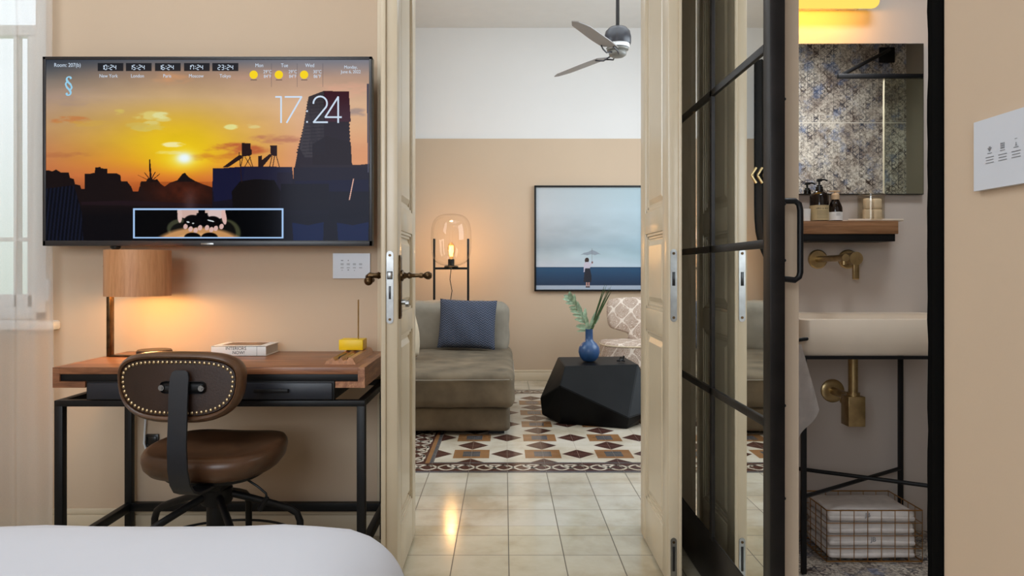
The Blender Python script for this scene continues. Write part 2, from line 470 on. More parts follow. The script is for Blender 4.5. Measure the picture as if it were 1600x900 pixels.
def distressed(name, plane='xz', scale=1.0, dim=1.0):
    t = NT(name); v = t.coord(); x, y, z = t.sep(v)
    a = x; b = z if plane == 'xz' else y
    wob = t.math('MULTIPLY', t.noise(v, 30, 2), .5)
    k = 58*scale
    sa = t.math('SINE', t.math('ADD', t.math('MULTIPLY', a, k), wob)); sb = t.math('SINE', t.math('ADD', t.math('MULTIPLY', b, k), wob))
    lat = t.math('ABSOLUTE', t.math('ADD', sa, sb))                       # diamond lattice
    sc = t.math('ABSOLUTE', t.math('SUBTRACT', t.math('SINE', t.math('MULTIPLY', a, k*2)), t.math('MULTIPLY', t.math('SINE', t.math('MULTIPLY', b, k*3)), sa)))
    orn = t.math('MINIMUM', t.math('ADD', lat, .1), t.math('MULTIPLY', sc, .9))
    lines = t.math('LESS_THAN', orn, .33)
    base = t.ramp(t.noise(v, 5*scale, 5, .7), [(.35, (138, 124, 114)), (.5, (196, 186, 172)), (.62, (216, 208, 194)), (.75, (150, 144, 138))])
    wear = t.noise(v, 9*scale, 6, .75, .8)
    m1 = t.math('MULTIPLY', lines, t.ramp(wear, [(.40, (0, 0, 0)), (.60, (255, 255, 255))]))
    col = t.mix(m1, base, t.ramp(t.noise(v, 14, 3), [(.4, (72, 56, 48)), (.6, (72, 76, 88))]))
    blue = t.ramp(t.noise(t.mapping(v, loc=(3.1, 1.7, 5.2)), 7*scale, 6, .7), [(.53, (0, 0, 0)), (.62, (255, 255, 255))])
    col = t.mix(t.math('MULTIPLY', blue, .6), col, srgb((98, 120, 158)))
    spk = t.ramp(t.noise(v, 70*scale, 3, .8), [(.42, (90, 80, 74)), (.54, (255, 255, 255))])
    col = t.mix(.6, col, spk, 'MULTIPLY')
    return t.bsdf(col, .35)
M['tile_wall'] = distressed('distressed_carpet_tile', 'xz', 1.25)
M['tile_floor'] = distressed('distressed_floor_tile', 'xy', 1.2)
M['grout'] = plain('pale_grout', (214, 206, 192), .7)

def struct(name, mb, m, label=None, cat=None, parent=None, **kw):
    o = mb.build(name, m, parent, smooth=kw.pop('smooth', 30), **kw)
    if parent is None: tag(o, label, cat, None, 'structure')
    return o

# ------------------------------------------------------------------ the rooms
WY, WY2 = 2.88, 2.98          # the wall with the television: near and far face
XL, XR, XR2 = -3.0, .70, .76  # bedroom left wall, thin partition to the bathroom
YN = -2.6; ZC = 3.0; ZL = 3.315
YF = 6.92                     # far wall of the living room
LX0, LX1 = -1.75, 2.75
BX1, BY0, ZB = 2.685, .90, 2.75

struct('floor', MB().box(XL-.1, XR2, YN-.1, WY2-.003, -.06, 0), M['floor_near'], 'cream cement tile floor of the bedroom under desk and bed', 'floor', origin=(0, 0, 0))
fl = MB(); fl.box(LX0-.1, LX1+.1, WY2-.003, YF+.1, -.06, 0, mat=0)
fm = [M['floor_far'], M['pt_cream'], M['pt_brown'], M['pt_orange'], M['pt_grey']]
PXL, PXR, YB1 = -.58, 2.22, YB0+2.6      # outer edges of the patterned carpet
def q(x0, x1, y0, y1, z, m): fl.poly([(x0, y0, z), (x1, y0, z), (x1, y1, z), (x0, y1, z)], m)
# border frame: brown ground, grey outlines, ochre inner strip on the left
q(PXL, PXR, YB0, YB1, .0004, 2)
ix0, ix1, iy0, iy1 = PXL+.2, PXR-.2, YB0+.2, YB1-.2
for (x0, x1, y0, y1) in ((PXL, PXR, YB0, YB0+.028), (PXL, PXR, YB1-.028, YB1), (PXL, PXL+.028, YB0, YB1), (PXR-.028, PXR, YB0, YB1)): q(x0, x1, y0, y1, .0006, 4)
q(ix0-.022, ix1+.022, iy0-.016, iy1+.016, .0006, 4)
q(ix0-.045, ix0-.022, iy0-.016, iy1+.016, .0006, 3); q(ix1+.022, ix1+.045, iy0-.016, iy1+.016, .0006, 3)
q(ix0, ix1, iy0, iy1, .0008, 1)
def ribbon(pts, w_, z, m):
    P = [Vector((a, b)) for a, b in pts]; L = []
    for i in range(len(P)):
        d = P[min(i+1, len(P)-1)]-P[max(i-1, 0)]; d = d.normalized() if d.length > 1e-9 else Vector((1, 0)); nn = Vector((-d.y, d.x))*w_/2
        L.append((P[i]+nn, P[i]-nn))
    for a, b in zip(L, L[1:]):
        fl.poly([(a[0].x, a[0].y, z), (a[1].x, a[1].y, z), (b[1].x, b[1].y, z), (b[0].x, b[0].y, z)], m)
def scroll(u0, v0, horiz, n):
    """white interlaced scrolls over the brown band"""
    for k in range(n):
        for s in (1, -1):
            A = [(u0+(k+i/14)*.2, v0+s*.050*math.sin(2*PI*i/14+.4)) for i in range(15)]
            B = [(u0+(k+.5)*.2+.052*math.cos(a)*(1+.5*s*math.sin(a)), v0+s*.018+.034*math.sin(a)) for a in [i*PI/9 for i in range(0, 15)]]
            C_ = [(u0+(k+.0)*.2+.030*math.cos(a), v0-s*.02+.030*math.sin(a)) for a in [i*PI/8 for i in range(0, 12)]]
            for L in ((A, B) if s > 0 else (A,)):
                ribbon(L if horiz else [(v0+(b-v0), u0+(a-u0)) for a, b in L], .0145, .0010, 1)
scroll(PXL+.04, YB0+.098, True, 13)
scroll(PXL+.04, YB1-.098, True, 13)
def scroll_v(xc, y0, n):
    for k in range(n):
        for s in (1, -1):
            A = [(xc-.004+s*.050*math.sin(2*PI*i/14+.4), y0+(k+i/14)*.2) for i in range(15)]
            B = [(xc-.004+s*.018+.034*math.sin(a), y0+(k+.5)*.2+.052*math.cos(a)*(1+.5*s*math.sin(a))) for a in [i*PI/9 for i in range(0, 15)]]
            C_ = [(xc-.004-s*.02+.030*math.sin(a), y0+k*.2+.030*math.cos(a)) for a in [i*PI/8 for i in range(0, 12)]]
            for L in ((A, B) if s > 0 else (A,)): ribbon(L, .0145, .0010, 1)
scroll_v(PXL+.09, YB0+.2, 11); scroll_v(PXR-.09, YB0+.2, 11)
def clipped(cx, cy, rx, ry, m, z):
    """diamond clipped to the inner field"""
    P = [(cx-rx, cy), (cx, cy-ry), (cx+rx, cy), (cx, cy+ry)]
    for ax, lim, sg in ((0, ix0, 1), (0, ix1, -1), (1, iy0, 1), (1, iy1, -1)):
        O = []
        for a, b in zip(P, P[1:]+P[:1]):
            ia, ib = sg*(a[ax]-lim) >= 0, sg*(b[ax]-lim) >= 0
            if ia: O.append(a)
            if ia != ib:
                t_ = (lim-a[ax])/(b[ax]-a[ax]); O.append((a[0]+(b[0]-a[0])*t_, a[1]+(b[1]-a[1])*t_))
        P = O
        if not P: return
    if len(P) > 2: fl.poly([(a, b, z) for a, b in P], m)
for i in range(-1, 14):
    for j in range(-1, 13):
        cx = TX0+(i-2)*.2; cy = YB0+.38+(j-1)*.2
        if not (ix0-.05 < cx < ix1+.05 and iy0-.05 < cy < iy1+.05): continue
        ie, je = (i-2) % 2, (j-1) % 2
        if ie == 1 and je == 0:
            if ix0+.09 < cx < ix1-.09 and iy0+.09 < cy < iy1-.09:
                q(cx-.1, cx+.1, cy-.095, cy+.095, .0010, 3); q(cx-.048, cx+.048, cy-.055, cy+.055, .0012, 4)
        elif (ie == 0 and je == 0) or (ie == 1 and je == 1):
            clipped(cx, cy, .092, .098, 2, .0010)
o = fl.build('floor', fm, None, smooth=0, origin=(0, 0, 0), normals=False); tag(o, 'living room floor of cream tiles with a brown and ochre patterned tile carpet', 'floor', None, 'structure')
struct('floor', MB().box(XR2, BX1+.06, BY0-.06, 2.935, -.06, -.002), M['tile_floor'], 'bathroom floor of dark worn patterned tiles under the wire basket', 'floor', origin=(0, 0, 0))

# wall with the television, pierced by the window, the double door opening; it goes on behind the bathroom
WX0, WX1, WZ0, WZ1 = -2.75, -1.795, .84, 2.45
DX0, DX1, DZ = -.40, .592, 2.52
tvw = MB()
tvw.box(XL, WX0, WY, WY2, 0, ZL).box(WX0, WX1, WY, WY2, 0, WZ0).box(WX0, WX1, WY, WY2, WZ1, ZL).box(WX1, DX0, WY, WY2, 0, ZL)
tvw.box(DX0, DX1, WY, WY2, DZ, ZL).box(DX1, XR, WY, WY2, 0, ZL)
struct('wall_back', tvw, M['wall'], 'beige wall behind the television and the desk', 'wall')
struct('wall_bathroom_back', MB().box(XR2, BX1+.06, 2.93, WY2-.001, -.002, ZB+.05), M['bath_wall'], 'warm grey plaster wall behind the basin and the mirror', 'wall')
struct('wall_left', MB().box(XL-.1, XL, YN, WY2, 0, ZC), M['wall'], 'beige side wall left of the bed', 'wall')
struct('wall_front', MB().box(XL-.1, XR2, YN-.1, YN, 0, ZC), M['wall'], 'beige wall behind the bed', 'wall')
OY0, OY1, OZ = 1.171, 1.898, 2.2     # opening to the bathroom in the partition
rw = MB().box(XR, XR2, YN, OY0, 0, ZC).box(XR, XR2, OY1, WY2, 0, ZC).box(XR, XR2, OY0, OY1, OZ, ZC)
struct('wall_right', rw, M['wall'], 'beige partition wall on the right carrying the white touch panel', 'wall')
struct('ceiling', MB().box(XL-.1, XR2, YN-.1, WY, ZC, ZC+.06), M['ceiling'], 'white bedroom ceiling above the television', 'ceiling')
# living room
lf = MB().box(LX0-.1, LX1+.1, YF, YF+.1, 0, ZL)
struct('wall_far', lf, M['white_wall'], 'white upper far wall of the living room', 'wall')
struct('wall_far_panel', MB().box(LX0, LX1, YF-.018, YF, .0, 2.27, .002), M['wall'], 'beige lower part of the far wall behind picture and lamp', 'wall')
struct('wall_living_left', MB().box(LX0-.1, LX0, WY2, YF, 0, ZL), M['wall'], 'beige left wall of the living room', 'wall')
struct('wall_living_right', MB().box(LX1, LX1+.1, WY2, YF, 0, ZL), M['wall'], 'beige right wall of the living room', 'wall')
struct('ceiling', MB().box(LX0-.1, LX1+.1, WY2, YF+.1, ZL, ZL+.06), M['ceiling'], 'white living room ceiling above the fan', 'ceiling')
# bathroom
struct('wall_bathroom_right', MB().box(BX1, BX1+.06, BY0, 2.93, -.002, ZB), plain('dark_taupe_plaster', (122, 112, 98), .8, var=.03), 'warm grey side wall of the bathroom', 'wall')
struct('ceiling', MB().box(XR2, BX1+.06, BY0-.06, 2.93, ZB, ZB+.05), M['ceiling'], 'bathroom ceiling above the basin', 'ceiling')
bt = MB().box(XR2, BX1, BY0-.06, BY0, -.002, ZB, mat=0)
for zz in (.82, 1.42, 2.02, 2.62): bt.box(XR2, BX1, BY0, BY0+.0012, zz-.003, zz+.003, mat=1)
for xx in (1.05,): bt.box(xx-.0025, xx+.0025, BY0, BY0+.0012, 0, ZB, mat=1)
struct('wall_bathroom_tiled', bt, [M['tile_wall'], M['grout']], 'wall of large worn carpet-pattern tiles seen in the bathroom mirror', 'wall')

# baseboards
def bb(name, x0, x1, y0, y1, h, label):
    m = MB().box(x0, x1, y0, y1, 0, h*.78, .003); 
    if x1-x0 > y1-y0: m.box(x0, x1, y0+.005, y1, h*.78, h, .004)
    else: m.box(x0+.0, x1-.005, y0, y1, h*.78, h, .004)
    struct(name, m, M['trim'], label, 'baseboard')
bb('baseboard_back', WX1-.9, -.49, 2.862, WY, .105, 'cream baseboard under the desk')
bb('baseboard_far', LX0, LX1, YF-.038, YF-.018, .10, 'cream baseboard along the far living room wall')
# casing of the double door
cs = MB()
for s, x in ((-1, DX0), (1, DX1)):
    a, b = (x-.095, x) if s < 0 else (x, x+.095)
    cs.box(a, b, WY-.018, WY, 0, DZ+.09, .003); cs.box(a+.012, b-.012, WY-.026, WY-.018, 0, DZ+.07, .003)
    a, b = (x-.001, x+.02) if s < 0 else (x-.02, x+.001)
    cs.box(a, b, WY-.01, WY2+.01, 0, DZ, .002)
cs.box(DX0, DX1, WY-.018, WY, DZ, DZ+.09, .003)
struct('trim_1', cs, M['trim'], 'cream casing around the double door opening', 'trim')
# ragged black steel jamb at the near side of the bathroom opening
jm = MB(); pts = []
rng = random.Random(3)
N = 60
for i in range(N+1):
    z = OZ*i/N; pts.append((XR+.004, OY0+.052+rng.uniform(-.0016, .0022), z))
pts2 = [(XR+.004, OY0-.0005, OZ), (XR+.004, OY0-.0005, 0)]
jm.prism(pts+pts2, (.05, 0, 0))
jm.box(XR-.004, XR+.004, OY0-.001, OY0+.026, 0, OZ, .001)
struct('trim_2', jm, plain('flat_black_paint', (4, 4, 4), .95, var=.05, Specular_IOR_Level=.08), 'black steel jamb at the edge of the bathroom opening', 'trim')

# window by the desk
w1 = empty('window_1', (-2.27, 2.93, WZ0), 'white framed window with bright daylight left of the television', 'window', kind='structure')
fr = MB(); F0, F1 = 2.90, 2.96
fr.box(WX1-.055, WX1, F0, F1, WZ0, WZ1, .004).box(WX0, WX0+.055, F0, F1, WZ0, WZ1, .004).box(WX0, WX1, F0, F1, WZ0, WZ0+.05, .004).box(WX0, WX1, F0, F1, WZ1-.05, WZ1, .004)
fr.box(WX0, WX1, F0+.005, F1-.005, 1.965, 2.005, .003)
fr.build('frame', M['white'], w1)
sash = MB()
for a, b in ((WX1-.095, WX1-.055), (WX1-.15, WX1-.135), (-2.29, -2.22), (WX0+.055, WX0+.095)): sash.box(a, b, F0+.012, F1-.012, WZ0+.05, 1.965, .003)
sash.box(WX0+.05, WX1-.05, F0+.012, F1-.012, WZ0+.05, WZ0+.10, .003).box(WX0+.05, WX1-.05, F0+.014, F1-.014, 1.15, 1.165)
sash.build('sash', M['white'], w1)
MB().box(WX0+.05, WX1-.05, 2.928, 2.932, WZ0+.05, WZ1-.05).build('pane', M['window_glass'], w1)
MB().box(WX1-.05, WX1+.004, 2.868, 2.90, WZ0+.03, WZ0+.105, .004).box(WX1+.004, WX1+.022, 2.862, WY, WZ0+.075, WZ0+.16, .004).build('shutter_guide', M['white'], w1)
MB().box(WX0-.03, WX1+.055, 2.835, 2.90, WZ0-.036, WZ0, .008).build('sill', M['white'], w1)

# ------------------------------------------------------------------ wooden double door, both leaves standing open towards the camera
def door_leaf(num, xin, sgn, th, yn, yf, label):
    """xin: face towards the opening; sgn: +1 leaf body lies at larger x"""
    x0, x1 = sorted((xin, xin+sgn*th))
    t = empty('door_%d' % num, ((x0+x1)/2, (yn+yf)/2, 0), label, 'door', kind='structure')
    z0, z1 = .012, 2.48; st = .093
    panels = [(.175, .815), (.893, 1.17), (1.25, 2.36)]
    fm_ = MB()
    fm_.box(x0, x1, yn, yn+st, z0, z1, .002); fm_.box(x0, x1, yf-st, yf, z0, z1, .002)
    edges = [z0]+[e for p in panels for e in p]+[z1]
    for a, b in zip(edges[0::2], edges[1::2]): fm_.box(x0+.0005, x1-.0005, yn+st-.002, yf-st+.002, a, b, .0015)
    fm_.build('stile_and_rail_frame', M['door'], t)
    for (a, b) in panels:
        pm = MB(); xc = (x0+x1)/2
        ya, yb = yn+st-.001, yf-st+.001
        pm.box(xc-.006, xc+.006, ya, yb, a, b)
        for side in (-1, 1):
            xf = x0 if side < 0 else x1
            # moulding frame and raised field
            for k, (ins, dep, wd) in enumerate(((0, .004, .010), (.010, .009, .010))):
                fx = xf-side*dep
                for (u0, u1, v0, v1) in ((ya+ins, ya+ins+wd, a+ins, b-ins), (yb-ins-wd, yb-ins, a+ins, b-ins), (ya+ins, yb-ins, a+ins, a+ins+wd), (ya+ins, yb-ins, b-ins-wd, b-ins)):
                    xx0, xx1 = sorted((xc, fx)); pm.box(xx0, xx1, u0, u1, v0, v1, .0015)
            fy0, fy1, fz0, fz1 = ya+.045, yb-.045, a+.045, b-.045
            base, top = xc+side*.006, xf-side*.005
            bv = .018
            P0 = [(base, fy0-bv, fz0-bv), (base, fy1+bv, fz0-bv), (base, fy1+bv, fz1+bv), (base, fy0-bv, fz1+bv)]
            P1 = [(top, fy0, fz0), (top, fy1, fz0), (top, fy1, fz1), (top, fy0, fz1)]
            for k in range(4): pm.poly([P0[k], P0[(k+1) % 4], P1[(k+1) % 4], P1[k]])
            pm.poly(P1)
        pm.build('panel', M['door'], t, smooth=0)
    return t, x0, x1
ld, lx0, lx1 = door_leaf(1, -.347, -1, .042, 2.385, 2.872, 'left leaf of the cream panelled double door with bronze handles')
rd, rx0, rx1 = door_leaf(2, .533, 1, .036, 2.385, 2.872, 'right leaf of the cream panelled double door without handle')
# rebate strip on the closing edge of each leaf
MB().box(lx0-.010, lx0+.006, 2.374, 2.395, .012, 2.48, .003).build('closing_strip', M['door'], ld)
MB().box(rx1-.004, rx1+.006, 2.378, 2.395, .012, 2.48, .003).build('closing_strip', M['door'], rd)
def faceplate(parent, xc, z0, z1, wd, m, slots, y=2.385):
    f = MB(); n = 8
    pts = [(xc-wd/2, y-.0025, z0+wd*.4), (xc-wd/2, y-.0025, z1-wd*.4)]
    pts += [(xc+wd/2*math.cos(a), y-.0025, z1-wd*.5+wd*.5*math.sin(a)) for a in [PI-i*PI/n for i in range(n+1)]]
    pts += [(xc+wd/2, y-.0025, z0+wd*.4)]+[(xc+wd/2*math.cos(a), y-.0025, z0+wd*.5+wd*.5*math.sin(a)) for a in [-i*PI/n for i in range(n+1)]]
    f.prism(pts, (0, .004, 0))
    o = f.build('lock_plate', m, parent, smooth=0)
    s = MB()
    for (a, b, ww) in slots: s.box(xc-ww/2, xc+ww/2, y-.0034, y-.0024, a, b, .0004)
    s.build('slot', M['plastic_black'], o)
    s = MB()
    for zz in (z0+.014, z1-.014): s.cyl((xc, y-.004, zz), (xc, y-.0022, zz), .0045, n=12)
    s.build('screw', M['bronze'], o)
    return o
lp = faceplate(ld, -.371, .862, 1.098, .023, M['chrome'], [(1.006, 1.032, .018), (.942, .984, .007)])
MB().box(-.379, -.363, 2.374, 2.383, 1.008, 1.030, .003).build('latch_bolt', M['chrome'], lp)
faceplate(rd, .549, .868, 1.104, .021, M['chrome'], [(.985, 1.03, .010)])
faceplate(rd, .549, .02, .168, .020, M['chrome'], [(.06, .14, .008)])
# bronze lever handles on both faces of the left leaf
def lever(parent, xf, s, y, z):
    h = MB()
    h.lathe([(0, 0), (.022, .0), (.022, .004), (.016, .008), (.010, .012), (.010, .022), (.013, .026), (.013, .030), (.009, .036), (.009, .052), (.012, .058), (0, .060)], (xf, y, z), (s, 0, 0), 18)
    x = xf+s*.050
    h.tube([(x, y, z), (x+s*.006, y+.004, z), (x+s*.012, y+.03, z-.001), (x+s*.012, y+.055, z), (x+s*.01, y+.085, z+.002)], [.010, .011, .0075, .009, .0085], 12)
    h.sph((x+s*.01, y+.098, z+.002), .0145)
    return h.build('lever_handle', M['bronze'], parent)
lev = MB()
# inner side: long plate with a lever; the lever points out into the opening
MB().box(-.347, -.341, 2.415, 2.449, .875, 1.085, .002).box(-.341, -.3395, 2.420, 2.444, .882, 1.078, .001).build('handle_plate', M['bronze'], ld)
hz = 1.018
hh = MB()
hh.lathe([(0, 0), (.019, 0), (.019, .006), (.012, .010), (.008, .02), (.011, .026), (.011, .03), (.007, .036), (.0062, .058), (.009, .064), (.009, .07), (.006, .074), (.010, .079), (.0135, .086), (.0135, .093), (.008, .101), (0, .103)], (-.341, 2.43, hz), (1, 0, 0), 18)
hh.build('lever_handle', M['bronze'], ld)
hh = MB()
hh.lathe([(0, 0), (.018, 0), (.018, .006), (.011, .010), (.009, .02), (.012, .026), (.009, .032), (.008, .046), (0, .047)], (lx0, 2.43, hz), (-1, 0, 0), 18)
hh.tube([(lx0-.04, 2.43, hz), (lx0-.055, 2.43, hz), (lx0-.063, 2.44, hz-.004), (lx0-.063, 2.47, hz-.010), (lx0-.060, 2.50, hz-.016)], [.008, .010, .009, .008, .009], 12)
hh.sph((lx0-.058, 2.42, hz-.018), .015)
hh.build('lever_handle', M['bronze'], ld)
MB().box(lx0-.005, lx0, 2.415, 2.449, .875, 1.085, .002).build('handle_plate', M['bronze'], ld)
MB().cyl((-.341, 2.432, .930), (-.326, 2.432, .930), .0085, n=14).cyl((-.326, 2.432, .925), (-.315, 2.432, .925), .011, n=14).build('lock_cylinder', M['chrome'], ld)
hg = MB()
for zz in (.35, 1.3, 2.2): hg.cyl((lx0-.006, 2.872, zz-.05), (lx0-.006, 2.872, zz+.05), .007, n=12)
hg.build('hinge', M['bronze'], ld)

# ------------------------------------------------------------------ steel sliding door with mirrored panes, slid open along the partition
SX0, SX1, SY0, SY1 = .655, .693, 1.813, 2.855
sd = empty('door_3', ((SX0+SX1)/2, (SY0+SY1)/2, 0), 'black steel framed sliding door with mirrored panes beside the bathroom opening', 'door', kind='structure')
sf = MB()
sf.box(SX0, SX1, SY0, SY0+.05, .012, 2.5, .003).box(SX0, SX1, SY1-.05, SY1, .012, 2.5, .003)
sf.box(SX0+.002, SX1-.002, SY0+.04, SY1-.04, .012, .192, .003).box(SX0+.002, SX1-.002, SY0+.04, SY1-.04, 2.44, 2.5, .003)
sf.build('steel_frame', M['steel'], sd)
gb = MB()
for z in (.652, 1.102, 1.596, 2.08): gb.box(SX0-.001, SX0+.024, SY0+.045, SY1-.045, z-.011, z+.011, .002)
gb.box(SX0-.001, SX0+.024, 2.322, 2.346, .18, 2.45, .002)
gb.build('glazing_bar', M['steel'], sd)
ys = [(SY0+.049, 2.324), (2.344, SY1-.049)]; zs = [(.191, .642), (.662, 1.092), (1.112, 1.586), (1.606, 2.07), (2.09, 2.442)]
for a, b in ys:
    for c, d in zs: MB().box(SX0+.005, SX0+.020, a, b, c, d).build('mirrored_pane', M['mirror'], sd)
MB().box(SX0+.025, SX1-.002, SY0+.04, SY1-.04, .15, 2.45).build('back_sheet', M['plastic_black'], sd)
rv = MB()
for z in (.47, .70, 1.06, 1.20, 1.46): rv.sph((SX1+.001, SY0+.01, z), .0045, (1, 1, 1), 10)
rv.build('rivet', M['plastic_black'], sd)
hp = [(SX1-.003, SY0+.016, 1.011+.004), (SX1+.030, SY0+.016, 1.011), (SX1+.040, SY0+.016, 1.019), (SX1+.043, SY0+.016, 1.03), (SX1+.043, SY0+.016, 1.185), (SX1+.040, SY0+.016, 1.200), (SX1+.030, SY0+.016, 1.208), (SX1-.003, SY0+.016, 1.208)]
MB().tube(hp, .0075, 12).build('pull_handle', M['black'], sd)
# ------------------------------------------------------------------ television
TX0_, TX1_, TZ0, TZ1, TY = -1.734, -.496, 1.127, 1.838, 2.76
tv = empty('television', ((TX0_+TX1_)/2, 2.84, TZ0), 'large flat television on the wall showing an orange sunset over dark rooftops', 'television')
MB().box(TX0_, TX1_, TY+.006, TY+.04, TZ0, TZ1, .004).box(TX0_+.12, TX1_-.12, TY+.04, TY+.065, TZ0+.08, TZ1-.12, .01).build('casing', M['plastic_black'], tv)
bz = MB(); bw = .012
bz.box(TX0_, TX1_, TY, TY+.012, TZ1-bw, TZ1, .002).box(TX0_, TX0_+bw, TY, TY+.012, TZ0, TZ1, .002).box(TX1_-bw, TX1_, TY, TY+.012, TZ0, TZ1, .002).box(TX0_, TX1_, TY, TY+.012, TZ0, TZ0+.020, .002)
bz.build('bezel', plain('dark_grey_bezel', (38, 37, 40), .35), tv)
MB().box((TX0_+TX1_)/2-.26, (TX0_+TX1_)/2+.26, 2.824, WY-.001, TZ0+.18, TZ1-.2).build('wall_bracket', M['black'], tv)
MB().box(-1.115-.024, -1.115+.024, TY-.0015, TY+.002, TZ0+.003, TZ0+.011, .0005).build('maker_badge', M['chrome'], tv)
MB().sph((-1.475, TY+.03, TZ0-.004), .016, (1.2, 1, .7)).build('sensor', M['plastic_black'], tv)
# picture: samples are laid out on the screen's own raster
SXa, SXb, SYa, SYb = 68.0, 580.0, 92.0, 378.0
Wn, Hn = 768, 430
X, Y = np.meshgrid(np.linspace(SXa, SXb, Wn), np.linspace(SYa, SYb, Hn))
A = np.array
def lerp(t, stops):
    ps = [s[0] for s in stops]; return np.stack([np.interp(t, ps, [s[1][k] for s in stops]) for k in range(3)], -1)
left = lerp(Y, [(92, (52, 60, 72)), (108, (86, 88, 92)), (125, (130, 118, 108)), (150, (176, 148, 128)), (200, (196, 148, 98)), (250, (202, 122, 70)), (275, (206, 112, 62)), (300, (150, 80, 50))])
mid = lerp(Y, [(92, (92, 96, 106)), (112, (166, 132, 108)), (150, (206, 168, 118)), (190, (224, 176, 60)), (220, (238, 190, 30)), (250, (246, 170, 20)), (275, (232, 122, 40)), (300, (196, 84, 30))])
right = lerp(Y, [(92, (120, 122, 134)), (120, (186, 150, 128)), (160, (222, 178, 140)), (200, (226, 170, 120)), (235, (222, 150, 100)), (262, (226, 150, 96)), (300, (190, 110, 70))])
tt = np.clip((X-68)/(250-68), 0, 1)[..., None]; ts = np.clip((X-300)/(170), 0, 1)[..., None]
img = np.where(X[..., None] < 250, left*(1-tt)+mid*tt, mid*(1-ts)+right*ts)
def glow(cx, cy, sx_, sy_, col, a):
    global img
    g = np.exp(-((X-cx)/sx_)**2-((Y-cy)/sy_)**2)[..., None]*a; img = img*(1-g)+A(col)*g
glow(270, 222, 70, 34, (240, 196, 14), .85); glow(286, 245, 46, 22, (255, 214, 10), .9); glow(286, 250, 26, 14, (255, 232, 60), .8)
nz = vnoise(X, Y*2.4, 34, 3); nz2 = vnoise(X, Y*3.2, 20, 5, 5)
def cloud(cx, cy, rx, ry, col, a, th=.45, soft=.2):
    global img
    d = 1-((X-cx)/rx)**2-((Y-cy)/ry)**2
    m = np.clip((np.clip(d, 0, 1)*.55+nz2*1.5-th-.52)/(soft*1.6), 0, 1)*np.clip(d*2, 0, 1)
    m = (m*a)[..., None]; img = img*(1-m)+A(col)*m
cloud(110, 188, 40, 9, (206, 120, 60), .7); cloud(130, 192, 55, 7, (214, 168, 70), .7); cloud(184, 174, 12, 6, (216, 190, 90), .8)
cloud(238, 184, 36, 13, (226, 206, 110), .95); cloud(250, 180, 16, 7, (228, 224, 150), .9); cloud(232, 200, 40, 7, (222, 200, 96), .7); cloud(212, 196, 22, 8, (216, 186, 84), .7)
cloud(363, 198, 16, 5, (232, 226, 140), 1, .3); cloud(397, 196, 16, 5, (228, 208, 130), .8, .3); cloud(270, 226, 22, 5, (250, 240, 170), .9, .3); cloud(262, 238, 26, 4, (250, 228, 110), .8, .3)
cloud(372, 232, 58, 12, (196, 96, 52), .95, .3, .35); cloud(430, 218, 50, 10, (190, 118, 86), .8, .3, .35); cloud(345, 246, 60, 10, (214, 120, 40), .6, .3, .4)
cloud(560, 175, 26, 8, (150, 130, 128), .7, .3, .4); cloud(540, 140, 60, 16, (232, 168, 140), .6, .3, .5); cloud(420, 118, 80, 14, (196, 150, 130), .5, .3, .5); cloud(270, 120, 40, 14, (216, 152, 104), .7, .3, .5)
cloud(110, 150, 60, 20, (170, 142, 128), .5, .3, .5); cloud(90, 242, 60, 6, (180, 104, 62), .5, .3, .4)
img *= (1+.05*(nz-.5))[..., None]
gr_ = img.mean(-1, keepdims=True); img = img*.90+gr_*.10
glow(287, 247, 13, 9, (236, 250, 250), 1.0); glow(287, 247, 8, 6, (240, 252, 255), 1)
for k in range(9):
    pass
def P(pts, col, a=1.0):
    global img
    m = inpoly(X, Y, pts); img[m] = img[m]*(1-a)+A(col)*a
def rect(x0, y0, x1, y1, col, a=1.0): P([(x0, y0), (x1, y0), (x1, y1), (x0, y1)], col, a)
# far skyline
sky = [(60, 300), (60, 268), (72, 266), (78, 268), (84, 265), (92, 270), (104, 270), (106, 278), (112, 280), (114, 288), (122, 290), (124, 296), (129, 296), (129, 272), (136, 272), (145, 270), (146, 262), (154, 261), (155, 263), (165, 264), (165, 271), (180, 271), (186, 274), (187, 284), (197, 284), (198, 286), (203, 292), (206, 300), (214, 300), (216, 292), (222, 288), (218, 284), (226, 284), (230, 278), (238, 282), (244, 280), (250, 288), (256, 292), (264, 286), (276, 282), (284, 272), (288, 270), (294, 277), (304, 283), (316, 288), (334, 294), (345, 300), (590, 300), (590, 390), (60, 390)]
P(sky, (24, 17, 18))
P([(231, 249), (233, 249), (236, 284), (232, 284)], (24, 17, 18))
for x0, y0, x1, y1 in ((232, 283, 214, 274), (234, 284, 248, 272), (232, 280, 224, 270), (236, 282, 252, 290), (233, 284, 241, 269)):
    P([(x0-1, y0), (x0+1, y0), (x1+.8, y1), (x1-.8, y1)], (30, 20, 18))
for (cx, cy, r_) in ((222, 290, 6), (240, 287, 8), (230, 294, 9), (248, 293, 6)):
    m = (((X-cx)/r_)**2+((Y-cy)/(r_*.8))**2+(vnoise(X, Y, 4, 9, 2)-.5)*1.6) < 1; img[m] = (24, 15, 14)
